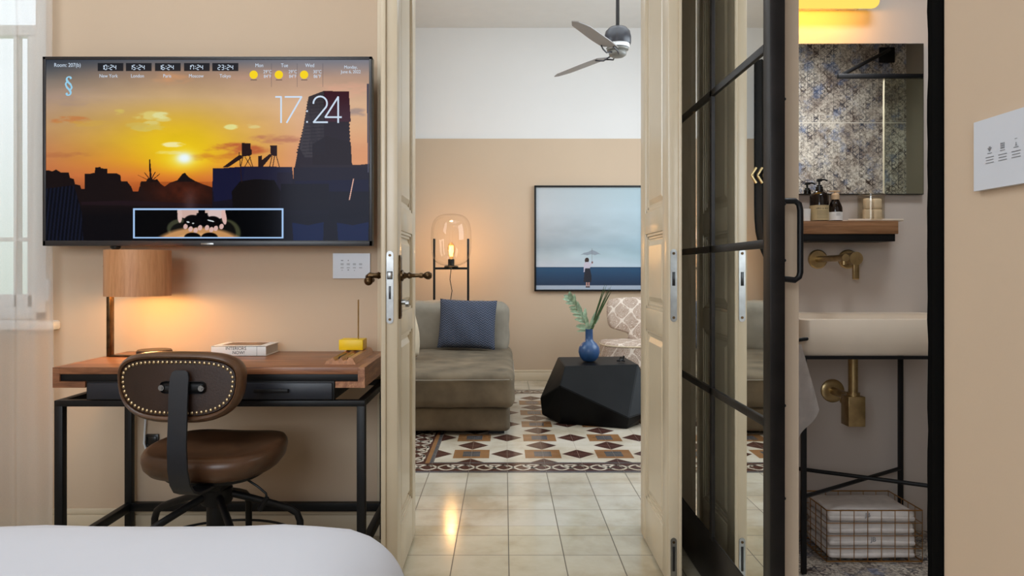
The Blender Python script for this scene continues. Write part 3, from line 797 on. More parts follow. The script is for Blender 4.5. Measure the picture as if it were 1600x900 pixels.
# red-lit foreground, blue-black terraces
g = np.exp(-((X-285)/55)**2-((Y-300)/26)**2)*(Y > 284)*.55; img = img*(1-g[..., None])+A((110, 40, 18))*g[..., None]*(.6+.6*vnoise(X, Y, 9, 4))[..., None]
m = sky and inpoly(X, Y, [(330, 390), (332, 263), (458, 262), (462, 300), (590, 300), (590, 390)]); img[m] = (24, 21, 32)
P([(332, 264), (384, 260), (458, 261), (458, 300), (332, 300)], (30, 29, 50)); P([(332, 264), (384, 260), (374, 310), (334, 316)], (24, 25, 52)); P([(434, 270), (458, 270), (458, 300), (434, 300)], (30, 26, 40))
P([(362, 300), (375, 284), (400, 280), (430, 282), (440, 300), (438, 325), (364, 325)], (18, 15, 16))
for pts in ([(347, 262), (374, 242), (379, 243), (379, 247), (356, 262)], [(378, 223), (392, 224), (393, 243), (378, 245)], [(404, 262), (405, 254), (423, 240), (426, 243), (412, 260)], [(423, 227), (434, 227), (434, 244), (424, 243)], [(404, 244), (410, 243), (411, 260), (404, 262)], [(391, 232), (394, 234), (394, 242), (391, 242)]):
    P(pts, (40, 26, 26))
for x0, y0, x1, y1 in ((380, 245, 376, 262), (390, 243, 396, 262), (383, 245, 394, 262), (392, 245, 382, 262), (426, 244, 422, 262), (433, 244, 438, 262), (430, 244, 427, 262), (374, 238, 378, 285)):
    P([(x0-.7, y0), (x0+.7, y0), (x1+.7, y1), (x1-.7, y1)], (40, 26, 26))
# tower
L_ = [(508, 141), (484, 150), (483, 158)]
for i in range(19):
    f = i/18; xx = 482-12*f; yy = 158+f*80
    if i > 8: xx -= (i-8)*.5
    L_ += [(xx-.8, yy), (xx+1.2, yy+2)]
Rr = []
for i in range(19):
    f = i/18; Rr += [(548+3.5*f, 142+f*104), (546.5+3.5*f, 145+f*104)]
tower = [(508, 141)]+L_[1:]+[(462, 262), (556, 262)]+list(reversed(Rr))
P(tower, (34, 25, 28)); P([(508, 141), (484, 150), (470, 232), (478, 246), (508, 246)], (56, 50, 52)); P([(509, 141), (548, 142), (551, 190), (510, 190)], (58, 26, 34))
P([(490, 225), (512, 212), (551, 222), (553, 262), (490, 262)], (30, 21, 20))
for i in range(17):
    y = 155+i*5.3; P([(484-i*.75, y+2), (509, y), (509, y+1.2), (484-i*.75, y+3.2)], (30, 25, 28), .8 if i > 5 else .4)
for i in range(12): 
    x = 486+i*2.1; P([(x, 160), (x+.6, 160), (x-.6+1, 238), (x-1, 238)], (30, 25, 28), .55)
P([(484, 258), (470, 256), (474, 263), (590, 262), (590, 255), (560, 258)], (36, 28, 32)); P([(460, 262), (590, 262), (590, 300), (460, 300)], (26, 22, 32))
P([(462, 283), (579, 281), (579, 310), (462, 312)], (18, 18, 40)); P([(440, 288), (516, 288), (516, 330), (440, 330)], (17, 15, 18)); P([(516, 300), (590, 300), (590, 340), (516, 345)], (16, 15, 20))
dk = np.clip((Y-318)/22, 0, 1)[..., None]; img = img*(1-dk*.75)+A((8, 9, 14))*dk*.75
# dark slatted blinds, lower left
m = inpoly(X, Y, [(60, 296), (112, 290), (124, 330), (128, 390), (60, 390)]); img[m] = A((10, 12, 20))+(np.sin(X[m]*1.05+Y[m]*.12)[..., None] > .2)*A((10, 12, 20))
P([(124, 316), (200, 314), (330, 320), (330, 324), (124, 321)], (34, 22, 28), .8)
g = (np.exp(-((X-296)/10)**2)*np.clip((Y-290)/20, 0, 1)*np.clip((345-Y)/20, 0, 1)*.35)[..., None]; img = img*(1-g)+A((110, 88, 92))*g  # pale vertical glare streak painted into the screen picture
for x0, x1 in ((458, 508), (529, 579)): P([(x0, 349), ((x0+x1)/2, 353), (x1, 348), (x1-1, 379), (x0+2, 379)], (8, 24, 60)); 
P([(554.5, 280), (556, 280), (549.5, 313), (547.8, 313)], (220, 170, 150))  # slanting pink reflection line painted into the screen picture
m = inpoly(X, Y, [(576, 130), (580, 130), (580, 270), (578, 270)]); img[m] = (70, 70, 84)
# clock strip boxes
for cx, s in ((170, 0), (215, 0), (261, 0), (307, 0), (352, 0)): rect(cx-20.5, 97, cx+20.5, 109.5, (22, 24, 30), .82)
for xx in (425, 465.5, 506.5): rect(xx, 98, xx+.7, 135, (80, 76, 84), .6)
for cx in (397, 437, 477): rect(cx-5, 123.2, cx+5, 124.2, (60, 52, 50), .6)
# advertising picture
rect(206, 326.5, 444, 374, (168, 202, 244)); rect(208.3, 328.8, 441.7, 371.7, (3, 4, 6))
adm = (X > 208.3) & (X < 441.7) & (Y > 328.8) & (Y < 371.7)
def ell(cx, cy, rx, ry, col, a=1.0, rot=0):
    global img
    c_, s_ = math.cos(rot), math.sin(rot); u = (X-cx)*c_+(Y-cy)*s_; v = -(X-cx)*s_+(Y-cy)*c_
    d = (u/rx)**2+(v/ry)**2; m = np.clip((1-d)*4, 0, 1)*adm*a; img = img*(1-m[..., None])+A(col)*m[..., None]
ell(352, 366, 26, 24, (62, 64, 44)); ell(350, 366, 20, 21, (14, 14, 12)); ell(282, 358, 24, 16, (60, 62, 46)); ell(284, 362, 20, 14, (16, 16, 14))
ell(310, 392, 80, 38, (196, 144, 92)); ell(310, 386, 50, 22, (216, 164, 108)); ell(286, 400, 34, 30, (206, 152, 98))
rect(276, 328.9, 352, 334, (204, 176, 166)); ell(292, 334, 16, 9, (206, 172, 162)); ell(338, 335, 15, 9, (214, 190, 186)); ell(280, 338, 4, 12, (214, 184, 176)); ell(350, 340, 4, 13, (220, 180, 172), 1, -.15)
P([(309, 328.8), (320, 328.8), (320, 345), (309, 345)], (4, 4, 6))
ell(300, 347, 15, 11, (6, 6, 8)); ell(332, 348, 14, 10, (6, 6, 8)); ell(296, 350, 11, 7, (2, 2, 3))
for cx, cy in ((289, 355), (297, 359), (305, 361), (312, 357), (323, 357), (330, 360), (337, 358), (346, 355)): ell(cx, cy, 3.6, 4.6, (214, 176, 168), 1, .3)
ell(300, 347, 13, 8, (5, 5, 7)); ell(332, 347, 13, 8, (5, 5, 7)); ell(293, 348, 2.6, 1, (230, 236, 240), 1, .3); ell(329, 346, 6, .9, (226, 232, 236), 1, .25); ell(301, 350, 1.8, .8, (220, 220, 220))
ell(300, 372, 14, 8, (5, 4, 4)); ell(327, 372, 14, 8, (5, 4, 4))
scm = NT('lit_screen'); vc = scm.n('ShaderNodeVertexColor', layer_name='Col')
em = scm.n('ShaderNodeEmission'); scm.t.links.new(vc.outputs[0], em.inputs[0]); em.inputs[1].default_value = .95
gls = scm.n('ShaderNodeBsdfGlossy'); gls.inputs['Roughness'].default_value = .12; gls.inputs[0].default_value = (.004, .004, .005, 1)
ad = scm.n('ShaderNodeAddShader'); scm.t.links.new(em.outputs[0], ad.inputs[0]); scm.t.links.new(gls.outputs[0], ad.inputs[1]); scm.t.links.new(ad.outputs[0], scm.out.inputs[0])
sx0, sx1, sz0, sz1 = TX0_+bw, TX1_-bw, TZ0+.018, TZ1-bw
color_grid('screen', np.clip(img, 0, 255), (sx0, TY+.0035, sz1), (1, 0, 0), (0, 0, 1), sx1-sx0, sz1-sz0, scm.m, tv)
M['scr_white'] = emit('screen_white', (206, 222, 240), 1.0); M['scr_blue'] = emit('screen_pale_blue', (150, 205, 232), 1.0); M['scr_yel'] = emit('screen_sun_yellow', (246, 212, 40), 1.0)
def S(px, py): # raster position to a point on the screen
    return Vector((sx0+(px-SXa)/(SXb-SXa)*(sx1-sx0), TY+.0028, sz1-(py-SYa)/(SYb-SYa)*(sz1-sz0)))
k = (sx1-sx0)/(SXb-SXa)
def T(txt, px, py, size, al='CENTER', width=.88, name='screen_text'):
    m_ = MB(); text_mesh(m_, txt, S(px, py), (1, 0, 0), (0, 0, 1), size*1.08*k, al, 0, 0, width=width); m_.build(name, M['scr_white'], tv, smooth=0)
T('Room: 207(b)', 102, 100.5, 8)
for s_, cx in (('New York', 167), ('London', 213), ('Paris', 260), ('Moscow', 306), ('Tokyo', 352)): T(s_, cx, 117.6, 7.2)
for s_, cx in (('Mon', 406), ('Tue', 446), ('Wed', 486)): T(s_, cx, 101, 7.6)
for cx, a, b in ((419, '29°C', '84°F'), (459, '29°C', '84°F'), (498, '30°C', '86°F')): T(a, cx, 111, 6.8); T(b, cx, 118.3, 6.8)
T('Monday,', 551, 103.7, 6.6); T('June 6, 2022', 551, 111, 6.6)
t2 = MB(); text_mesh(t2, '§', S(104, 131), (1, 0, 0), (0, 0, 1), 34*k, 'CENTER', 0, 0, width=1.05); t2.build('screen_emblem', M['scr_blue'], tv, smooth=0)
dg = MB()
SEG = {'0': 'abcdef', '1': 'bc', '2': 'abged', '3': 'abgcd', '4': 'fgbc', '5': 'afgcd', '6': 'afgedc', '7': 'abcf'}
def strip(a, b, w_):
    a = Vector(a); b = Vector(b); d = (b-a).normalized(); nn = Vector((-d.y, d.x))*w_/2
    dg.poly([S(*(a+nn)), S(*(a-nn)), S(*(b-nn)), S(*(b+nn))])
def seg7(ch, x, y, w_, h_, t_):
    c = {'a': ((x, y), (x+w_, y)), 'b': ((x+w_, y), (x+w_, y+h_/2)), 'c': ((x+w_, y+h_/2), (x+w_, y+h_)), 'd': ((x, y+h_), (x+w_, y+h_)), 'e': ((x, y+h_/2), (x, y+h_)), 'f': ((x, y), (x, y+h_/2)), 'g': ((x, y+h_/2), (x+w_, y+h_/2))}
    for s_ in SEG[ch]:
        a, b = Vector(c[s_][0]), Vector(c[s_][1]); d = (b-a).normalized()*.35; strip(a+d, b-d, t_)
for cx, s_ in ((169, '10:24'), (214, '15:24'), (260, '16:24'), (306.5, '17:24'), (352.5, '23:24')):
    x = cx-12; dg = MB()
    for ch in s_:
        if ch == ':':
            for yy in (102.2, 105.6): strip((x+.2, yy), (x+1.4, yy), 1.2)
            x += 3.2
        else: seg7(ch, x if ch != '1' else x-1.2, 100.4, 3.6, 7, 1.05); x += 5.6 if ch != '1' else 3.8
    dg.build('clock_digits', M['scr_white'], tv, smooth=0, normals=False)
dg = MB()
def stroke(pts, w_):
    for a, b in zip(pts, pts[1:]):
        d = (Vector(b)-Vector(a)).normalized()*w_*.25; strip(Vector(a)-d, Vector(b)+d, w_)
stroke([(432, 150.5), (440.5, 150.5), (440.5, 191)], 2.6); stroke([(447, 150.5), (473, 150.5), (449.5, 191)], 2.6)
for yy in (173, 190): strip((480.5, yy), (483, yy), 2.6)
arc = [(491+11*math.cos(a)+0, 160+10.5*math.sin(a)) for a in [PI+.15+i*(PI+.5-.15)/12 for i in range(13)]]
arc = [(502.5+10.8*math.cos(a), 160.8+11*math.sin(a)) for a in [PI+i*(PI+.55)/14 for i in range(15)]]
stroke(arc+[(492, 190.5), (514, 190.5)], 2.6)
stroke([(536, 182.5), (510.5, 182.5), (531, 150.5), (531, 191)], 2.6)
dg.build('large_clock_digits', M['scr_white'], tv, smooth=0, normals=False)
for cx in (397, 437, 477): MB().lathe([(0, 0), (6.6*k, 0)], S(cx, 115.5), (0, -1, 0), 24).build('screen_sun_icon', M['scr_yel'], tv, smooth=0)

# touch panel below the television
def touch_panel(org, ux, uz, nrm, w_, h_, label, rows):
    """org: lower left corner on the wall, seen from the room"""
    org = Vector(org); ux = Vector(ux); uz = Vector(uz); nrm = Vector(nrm)
    r = empty('touch_panel', org+ux*w_/2, label, 'control panel')
    b = MB(); e = .009
    b.prism([org+ux*a+uz*c for a, c in ((0, 0), (w_, 0), (w_, h_), (0, h_))], nrm*e); b.build('glass_plate', plain('white_glass_plate', (206, 210, 218), .22, var=.01), r, smooth=0)
    g = MB()
    def mk(cx, cz, ww, hh):
        P_ = [org+nrm*(e+.0004)+ux*(cx+a*ww/2)+uz*(cz+c*hh/2) for a, c in ((-1, -1), (1, -1), (1, 1), (-1, 1))]; g.poly(P_)
    rows(mk)
    g.build('printed_icon', M['inkgrey'], r, smooth=0)
    return r
def rows_a(mk):
    for i, cx in enumerate((.036, .060, .084, .108)):
        for (cz, n_) in ((.058, 3), (.043, 2)):
            for kk in range(n_): mk(cx, cz-.0026*kk, .012, .0013)
    mk(.036, .070, .009, .003); mk(.060, .070, .003, .005); mk(.036, .032, .003, .003); mk(.060, .033, .005, .004); mk(.084, .031, .003, .003)
pa = at(521, 435, WY)
touch_panel((pa.x, WY, pa.z), (1, 0, 0), (0, 0, 1), (0, -1, 0), .145, .098, 'white glass touch panel with grey icons below the television corner', rows_a)
def rows_b(mk):
    for cx in (.036, .063, .090):
        for kk in range(3): mk(cx, .045-.004*kk, .018 if kk != 1 else .016, .0011)
        mk(cx, .0505, .010, .001)
    # icons: fan, grid, lamp
    for i in range(4): mk(.036, .054+i*.0018, .003+.003*i if i < 3 else .004, .0014)
    for i in range(3):
        for j in range(3): mk(.063-.003+i*.003, .054+j*.003, .0022, .0022)
    mk(.090, .053, .004, .0012); mk(.090, .0555, .0015, .003); mk(.090, .062, .005, .0008)
yq = XR*FP/(1531-VX); zq = HC-(297-VY)*yq/FP
# origin on the right wall: the panel runs towards the camera
touch_panel((XR, yq, zq-.002), (0, -1, 0), (0, 0, 1), (-1, 0, 0), .145, .101, 'white glass touch panel with three dark icons on the right wall', rows_b)
# socket behind the chair and lamp cord
sk = MB().box(-1.400, -1.350, WY-.012, WY, .345, .395, .003); sk.box(-1.393, -1.357, WY-.014, WY-.012, .352, .388, .004)
tag(sk.build('power_socket', M['plastic_black']), 'small black power socket low on the wall behind the chair', 'socket')

# ------------------------------------------------------------------ desk
DXa, DXb, DYa, DYb, DH = -1.462, -.452, 2.38, 2.852, .721
dk_ = empty('desk', ((DXa+DXb)/2, (DYa+DYb)/2, 0), 'walnut desk with wrapped ends and black metal frame under the television', 'desk')
tp = MB(); th = .022
tp.box(DXa+.0221, DXb-.0221, DYa, DYb, DH-th, DH, .0008)
tp.build('desk_top', M['walnut'], dk_)
for a, b, c, d in ((DXa, DXa+.022, DXa, DXa+.105), (DXb-.022, DXb, DXb-.095, DXb)):
    e0, e1 = (DXa, DXa+.022) if a < -1 else (DXb, DXb-.022)
    t1 = c if a > -1 else d
    MB().prism([(e0, DYa, DH), (e1, DYa, DH), (e1, DYa, DH-.046), (t1, DYa, DH-.046), (t1, DYa, DH-.066), (e0, DYa, DH-.066)], (0, DYb-DYa, 0)).build('wrapped_end', M['walnut_y'] if a > -1 else M['walnut'], dk_, smooth=0)
MB().box(DXa+.022, DXb-.022, DYa+.006, DYb, DH-.045, DH-.0225, .001).build('slot_lining', M['black'], dk_)
bx0, bx1 = at(134, 600, DYa).x, at(522, 600, DYa).x
MB().box(bx0, bx1, DYa+.004, DYb-.02, DH-.106, DH-.045, .001).build('drawer_box', M['black'], dk_)
for (a, b) in ((bx0+.006, (bx0+bx1)/2-.012), ((bx0+bx1)/2+.012, bx1-.006)):
    d_ = MB().box(a, b, DYa-.004, DYa+.006, DH-.103, DH-.050, .002).build('drawer', plain('blue_black_drawer_front', (30, 33, 42), .4, var=.08), dk_)
    cx = (a+b)/2
    MB().box(cx-.055, cx+.055, DYa-.024, DYa-.012, DH-.079, DH-.067, .002).box(cx-.05, cx+.05, DYa-.014, DYa-.003, DH-.076, DH-.070).build('drawer_pull', M['black'], d_)
ft = .027; zt = DH-.108
gx0, gx1 = DXa+.002, DXb+.0
fr_ = MB()
fr_.box(gx0, gx1, DYa+.004, DYa+.004+ft, zt-.020, zt, .002).box(gx0, gx1, DYb-ft, DYb, zt-.020, zt, .002)
for x in (gx0, gx1-ft): fr_.box(x, x+ft, DYa+.03, DYb-.02, zt-.020, zt, .002)
fr_.box(gx0+.02, gx1-.02, DYb-ft, DYb, .108, .140, .002)
for x in (gx0, gx1-ft): fr_.box(x+.002, x+ft-.002, DYa+.03, DYb-.02, .108, .140, .002)
fr_.box(gx1-.012, gx1+.0, DYb-.03, DYb-.002, zt, DH-.0665, .001)
fr_.build('metal_frame', M['black'], dk_)
for x in (gx0, gx1-ft):
    for y in (DYa+.004, DYb-ft): MB().box(x, x+ft, y, y+ft, .0, zt-.018, .002).build('leg', M['black'], dk_)
cd = MB(); cd.tube([(-1.405, WY-.010, .70), (-1.405, WY-.012, .6), (-1.40, WY-.012, .45), (-1.405, WY-.012, .36), (-1.385, WY-.013, .30), (-1.37, WY-.016, .347)], .004, 8)


# desk lamp
lcx, lcy = -1.335, 2.68
lamp = None
lamp = empty('desk_lamp', (lcx, lcy, DH), 'desk lamp with a round wood veneer shade on a flat black arm', 'desk lamp')
rs = .112; sz0_, sz1_ = .942, 1.108
MB().lathe([(rs, sz0_), (rs, sz1_), (rs-.0025, sz1_), (rs-.0025, sz0_), (rs, sz0_)], (lcx, lcy, 0), n=64).build('lamp_shade', M['veneer'], lamp)
bxx = lcx-rs+.011
MB().box(bxx-.006, bxx+.006, lcy-.016, lcy+.016, DH, sz1_-.02, .001).box(bxx, lcx+.03, lcy-.016, lcy+.016, DH, DH+.006, .001).build('arm', M['bronze'], lamp)
MB().lathe([(0, 0), (.058, 0), (.060, .004), (.060, .016), (.056, .020), (0, .020)], (lcx+.06, lcy, DH+.006), n=36).build('base_weight', plain('dark_bronze_disc', (44, 34, 27), .4), lamp)
MB().box(bxx, lcx, lcy-.006, lcy+.006, 1.055, 1.063).cyl((lcx, lcy, 1.02), (lcx, lcy, 1.07), .016, n=16).build('lamp_holder', M['black'], lamp)
cd.build('power_cord', M['white'], lamp)
MB().sph((lcx, lcy, .995), .026).build('light_bulb', emit('warm_bulb', (255, 170, 70), 22), lamp)
MB().tube([(bxx-.006, lcy, 1.085), (bxx-.020, lcy, 1.075), (bxx-.024, lcy, 1.05), (bxx-.020, lcy, 1.02), (bxx-.005, lcy, .99)], .003, 8).build('cord_loop', M['black'], lamp)
point('desk_lamp_light', (lcx, lcy, .962), 5.2, (1.0, .57, .20), .03)

# book
bk = empty('book', (-.97, 2.765, DH), 'thick white book about interiors lying on the desk', 'book')
bX0, bX1, bY0, bY1, bz0 = -1.073, -.872, 2.69, 2.86, DH
bY1 = 2.848
MB().box(bX0, bX1, bY0, bY1, bz0, bz0+.003, .0008).box(bX0, bX1, bY0, bY1, bz0+.034, bz0+.037, .0008).box(bX0, bX1, bY0, bY0+.003, bz0, bz0+.037, .0008).build('cover', M['paper'], bk)
MB().box(bX0+.003, bX1-.004, bY0+.003, bY1-.004, bz0+.003, bz0+.034).build('pages', plain('page_edges', (206, 204, 200), .8, var=.03, nscale=60), bk)
MB().box(bX0+.03, bX1-.03, bY0+.03, bY1-.02, bz0+.037, bz0+.0373).build('cover_picture', plain('brown_cover_photo', (150, 112, 80), .4, var=.4, nscale=20), bk)
bt_ = MB(); text_mesh(bt_, 'INTERIORS', (-.982, bY0-.0004, bz0+.028), (1, 0, 0), (0, 0, 1), .0165, 'CENTER', .0002, width=.95); bt2 = MB(); text_mesh(bt2, 'NOW!', (-.972, bY0-.0004, bz0+.0125), (1, 0, 0), (0, 0, 1), .0165, 'CENTER', .0002, width=.95)
MB().box(bX1-.034, bX1-.033, bY0-.0004, bY0, bz0+.002, bz0+.035).build('spine_line', M['ink'], bk)
bt_.build('title_text', M['ink'], bk, smooth=0); bt2.build('subtitle_text', M['ink'], bk, smooth=0)

# pen tray and yellow note holder
pt = MB(); x0, x1, y0, y1 = -.600, -.497, 2.455, 2.80
prof = [(x0, 0), (x1, 0), (x1-.010, .020), (x1-.022, .023), (x1-.030, .012), (x1-.042, .012), (x1-.050, .024), (x1-.058, .012), (x1-.068, .012), (x1-.076, .023), (x1-.088, .011), (x0+.006, .012)]
pt.prism([(a, y0, DH+b) for a, b in prof], (0, y1-y0, 0))
tag(pt.build('pen_tray', M['tray_wood'], smooth=0), 'grooved wooden pen tray at the right end of the desk', 'pen tray')
for i, (xx, mt) in enumerate(((x1-.036, 'brass'), (x1-.063, 'black'))):
    pn = MB().cyl((xx, 2.50, DH+.017), (xx, 2.60, DH+.017), .0042, n=10).cyl((xx, 2.485, DH+.017), (xx, 2.50, DH+.017), .001, .0042, n=10)
    tag(pn.build('pencil', M[mt]), ('thin brass pencil lying in the right groove of the wooden tray', 'thin black pencil lying in the middle groove of the wooden tray')[i], 'pencil')
nh = empty('note_holder', (-.553, 2.70, DH+.0245), 'bright yellow block with a thin upright gold rod on the pen tray', 'note holder')
MB().box(-.600, -.513, 2.665, 2.745, DH+.0245, DH+.062, .002).build('yellow_block', M['yellow'], nh)
MB().cyl((-.536, 2.70, DH+.06), (-.536, 2.70, .925), .0028, n=10).sph((-.536, 2.70, .925), .0032).build('gold_rod', M['brass'], nh)

# ------------------------------------------------------------------ office chair (local frame: y towards the desk)
CX, CY = -.928, 2.37
ch = empty('office_chair', (CX, CY, 0), 'brown leather swivel chair with brass nail heads at the desk', 'chair', rz=R(-5))
bcx, bcy, bcz, hw, hh_ = .008, -.245, .702, .193, .094
def outl(n=72):
    o_ = []
    for i in range(n):
        a = 2*PI*i/n; c_, s_ = math.cos(a), math.sin(a); e = .50
        u = math.copysign(abs(c_)**e, c_)*hw; v = math.copysign(abs(s_)**(e+.1), s_)*hh_
        u *= 1-.08*(.5-v/hh_/2)-.10*max(0, -v/hh_)**1.5
        v -= .012*(1-(u/hw)**2) if v < 0 else -.004*(1-(u/hw)**2)
        o_.append((u, v))
    return o_
OU = outl()
def bk_fn(dy):
    return lambda a, b: Vector((bcx+a, bcy+dy+.10*(a*a)/.19+.08*(b*b), bcz+b))
MB().shell(OU, [(0, bk_fn(-.020)), ((.5, .45), bk_fn(-.021)), ((.92, .79), bk_fn(-.020)), ((.935, .81), bk_fn(-.014)), ((.935, .81), bk_fn(.0)), (0, bk_fn(.0))]).build('backrest_shell', M['leather_dark'], ch, local=True)
rings = [((.935, .81), bk_fn(.0)), ((.935, .81), bk_fn(-.019)), ((.942, .835), bk_fn(-.024)), ((.962, .89), bk_fn(-.027)), ((.985, .96), bk_fn(-.020)), (1.0, bk_fn(-.008)), (1.0, bk_fn(.014)), (.975, bk_fn(.034)), (.92, bk_fn(.044)), (.6, bk_fn(.048)), (0, bk_fn(.050))]
MB().shell(OU, rings).build('backrest_cushion', M['leather'], ch, local=True, smooth=60)
nmesh = None
per = []; tot = 0
pts = [(a*.885, b*.715) for a, b in OU]
ds = [math.dist(pts[i], pts[(i+1) % len(pts)]) for i in range(len(pts))]; tot = sum(ds); NN = 60
pos = []; acc = 0; i = 0
for kx in range(NN):
    target = tot*kx/NN
    while acc+ds[i] < target: acc += ds[i]; i += 1
    f = (target-acc)/ds[i]; a = pts[i]; b = pts[(i+1) % len(pts)]; pos.append((a[0]+(b[0]-a[0])*f, a[1]+(b[1]-a[1])*f))
nail0 = MB().sph((0, 0, 0), .0048, (1, .6, 1), 12).build('nail_head', plain('brass_nail', (206, 184, 146), .28, 1, var=.05), ch, local=True)
nail0.location = bk_fn(-.0215)(*pos[0])
for p_ in pos[1:]:
    c = nail0.copy(); COL.objects.link(c); c.parent = ch; c.location = bk_fn(-.0215)(*p_)
# bracket, bolts, spine
bxs = bcx+.026
MB().box(bxs-.066, bxs+.066, bcy-.027, bcy-.018, bcz-.018, bcz+.016, .012, 3).build('bracket_plate', M['black'], ch, local=True)
for sx_ in (-.060, .058): MB().cyl((bxs+sx_, bcy-.034, bcz-.002), (bxs+sx_, bcy-.024, bcz-.002), .0085, n=16).cyl((bxs+sx_, bcy-.036, bcz-.002), (bxs+sx_, bcy-.033, bcz-.002), .005, n=6).build('bolt', M['chrome'], ch, local=True)
MB().cyl((bxs-.042, bcy-.036, bcz-.004), (bxs+.026, bcy-.036, bcz-.004), .0095, n=16).build('pivot_pin', M['black'], ch, local=True)
sp = MB(); path = []
prof = [(bcz+.048, bcy-.034, .030), (bcz+.044, bcy-.036, .044), (bcz+.03, bcy-.038, .054), (bcz, bcy-.042, .056), (.62, bcy-.046, .055), (.54, bcy-.050, .056), (.47, bcy-.045, .058), (.425, bcy-.032, .060), (.398, bcy-.010, .062), (.383, bcy+.025, .062), (.378, bcy+.07, .060), (.374, bcy+.14, .058), (.372, bcy+.23, .055)]
L = []
for i, (z, y, wd) in enumerate(prof):
    z0_, y0_ = prof[max(i-1, 0)][:2]; z1_, y1_ = prof[min(i+1, len(prof)-1)][:2]
    d = Vector((0, y1_-y0_, z1_-z0_)).normalized(); nn = Vector((0, -d.z, d.y))*.0035
    xc = bcx+.026-.004*min(1, i/6)-.008*max(0, (i-8)/4)
    L.append([sp.b.verts.new(Vector((xc+sx_*wd/2, y, z))+sg*nn) for sx_, sg in ((-1, 1), (1, 1), (1, -1), (-1, -1))])
for a, b in zip(L, L[1:]):
    for k_ in range(4): sp.b.faces.new([a[k_], a[(k_+1) % 4], b[(k_+1) % 4], b[k_]])
sp.b.faces.new(L[0]); sp.b.faces.new(L[-1])
sp.build('back_support', plain('blue_black_steel', (28, 30, 36), .45), ch, local=True, smooth=40)
# seat
def souter(n=64):
    o_ = []
    for i in range(n):
        a = 2*PI*i/n; c_, s_ = math.cos(a), math.sin(a)
        u = math.copysign(abs(c_)**.72, c_)*.216; v = math.copysign(abs(s_)**.78, s_)*.205
        u *= 1-.10*(v/.205) if v > 0 else 1; o_.append((u, v))
    return o_
def sf_(z, lift=.028):
    return lambda a, b: Vector((a, b+.015, .452+z+lift*(abs(a)/.216)**2.2*(.5+.5*b/.205)+.016*max(0, b/.205)**2-.03*max(0, (b-.12)/.09)**2*(.4)))
MB().shell(souter(), [(0, sf_(-.058)), (.80, sf_(-.060)), (.90, sf_(-.052)), (.975, sf_(-.034)), (1.0, sf_(-.012)), (.992, sf_(.002)), (.96, sf_(.013)), (.90, sf_(.018)), (.75, sf_(.016)), (.45, sf_(.008)), (0, sf_(.004))]).build('seat', M['leather'], ch, local=True, smooth=60)
MB().shell(souter(), [(0, sf_(-.075)), (.70, sf_(-.075)), (.72, sf_(-.058)), (0, sf_(-.058))]).build('seat_pan', M['black'], ch, local=True)
hb = MB(); hb.box(-.055, .055, -.08, .09, .345, .385, .006).cyl((0, 0, .20), (0, 0, .36), .030, n=24).lathe([(0, .285), (.045, .285), (.050, .295), (.050, .335), (.036, .350), (0, .35)], n=28).cyl((0, 0, .08), (0, 0, .21), .034, n=24)
hb.build('column', M['black'], ch, local=True)
for kx in range(5):
    a = R(20+72*kx); c_, s_ = math.cos(a), math.sin(a)
    P_ = [(c_*r_, s_*r_, z) for r_, z in ((.03, .318), (.10, .296), (.18, .268), (.225, .250), (.250, .232), (.260, .205), (.262, .12), (.262, .075))]
    lg = MB().tube(P_, .0115, 12).build('leg', M['black'], ch, local=True)
    x_, y_ = c_*.262, s_*.262
    cast = MB(); cast.cyl((x_, y_, .05), (x_, y_, .085), .013, n=12).cyl((x_-.021, y_, .026), (x_-.007, y_, .026), .0255, n=20).cyl((x_+.007, y_, .026), (x_+.021, y_, .026), .0255, n=20).box(x_-.008, x_+.008, y_-.018, y_+.018, .03, .056, .004)
    cast.build('caster', M['plastic_black'], lg)
ring = MB().tube([(.262*math.cos(2*PI*i/48), .262*math.sin(2*PI*i/48), .142) for i in range(48)], .0045, 8, closed=True).build('foot_ring', M['black'], ch, local=True)
MB().tube([(.05, -.02, .372), (.11, -.03, .376), (.15, -.03, .352), (.178, -.03, .330), (.180, -.03, .318)], .0038, 8).cyl((.182, -.03, .318), (.156, -.03, .277), .007, .009, n=12).build('height_lever', M['black'], ch, local=True)

# ------------------------------------------------------------------ bed corner in the foreground
bed = empty('bed', (-1.2, .3, 0), 'bed with smooth white bedding in the foreground', 'bed')
bd = MB()
BY, BXr = 1.42, -.165
bd.cushion(-2.15, BXr, -1.0, BY, .24, .583, .14, .0, 26, wob=.0035, seed=4)
bd.build('duvet', plain('white_cotton', (200, 202, 210), .85, var=.015, nscale=3, bump=.15, bscale=14), bed, smooth=80)
MB().box(-2.10, -.30, -.97, 1.34, .06, .26, .01).build('bed_base', plain('grey_bed_base', (120, 112, 104), .8), bed)
lg = MB().box(-.40, -.35, 1.24, 1.29, 0, .06).build('leg', M['black'], bed)
for x_, y_ in ((-2.02, 1.24), (-.40, -.93), (-2.02, -.93)):
    MB().box(x_, x_+.05, y_, y_+.05, 0, .06).build('leg', M['black'], bed)

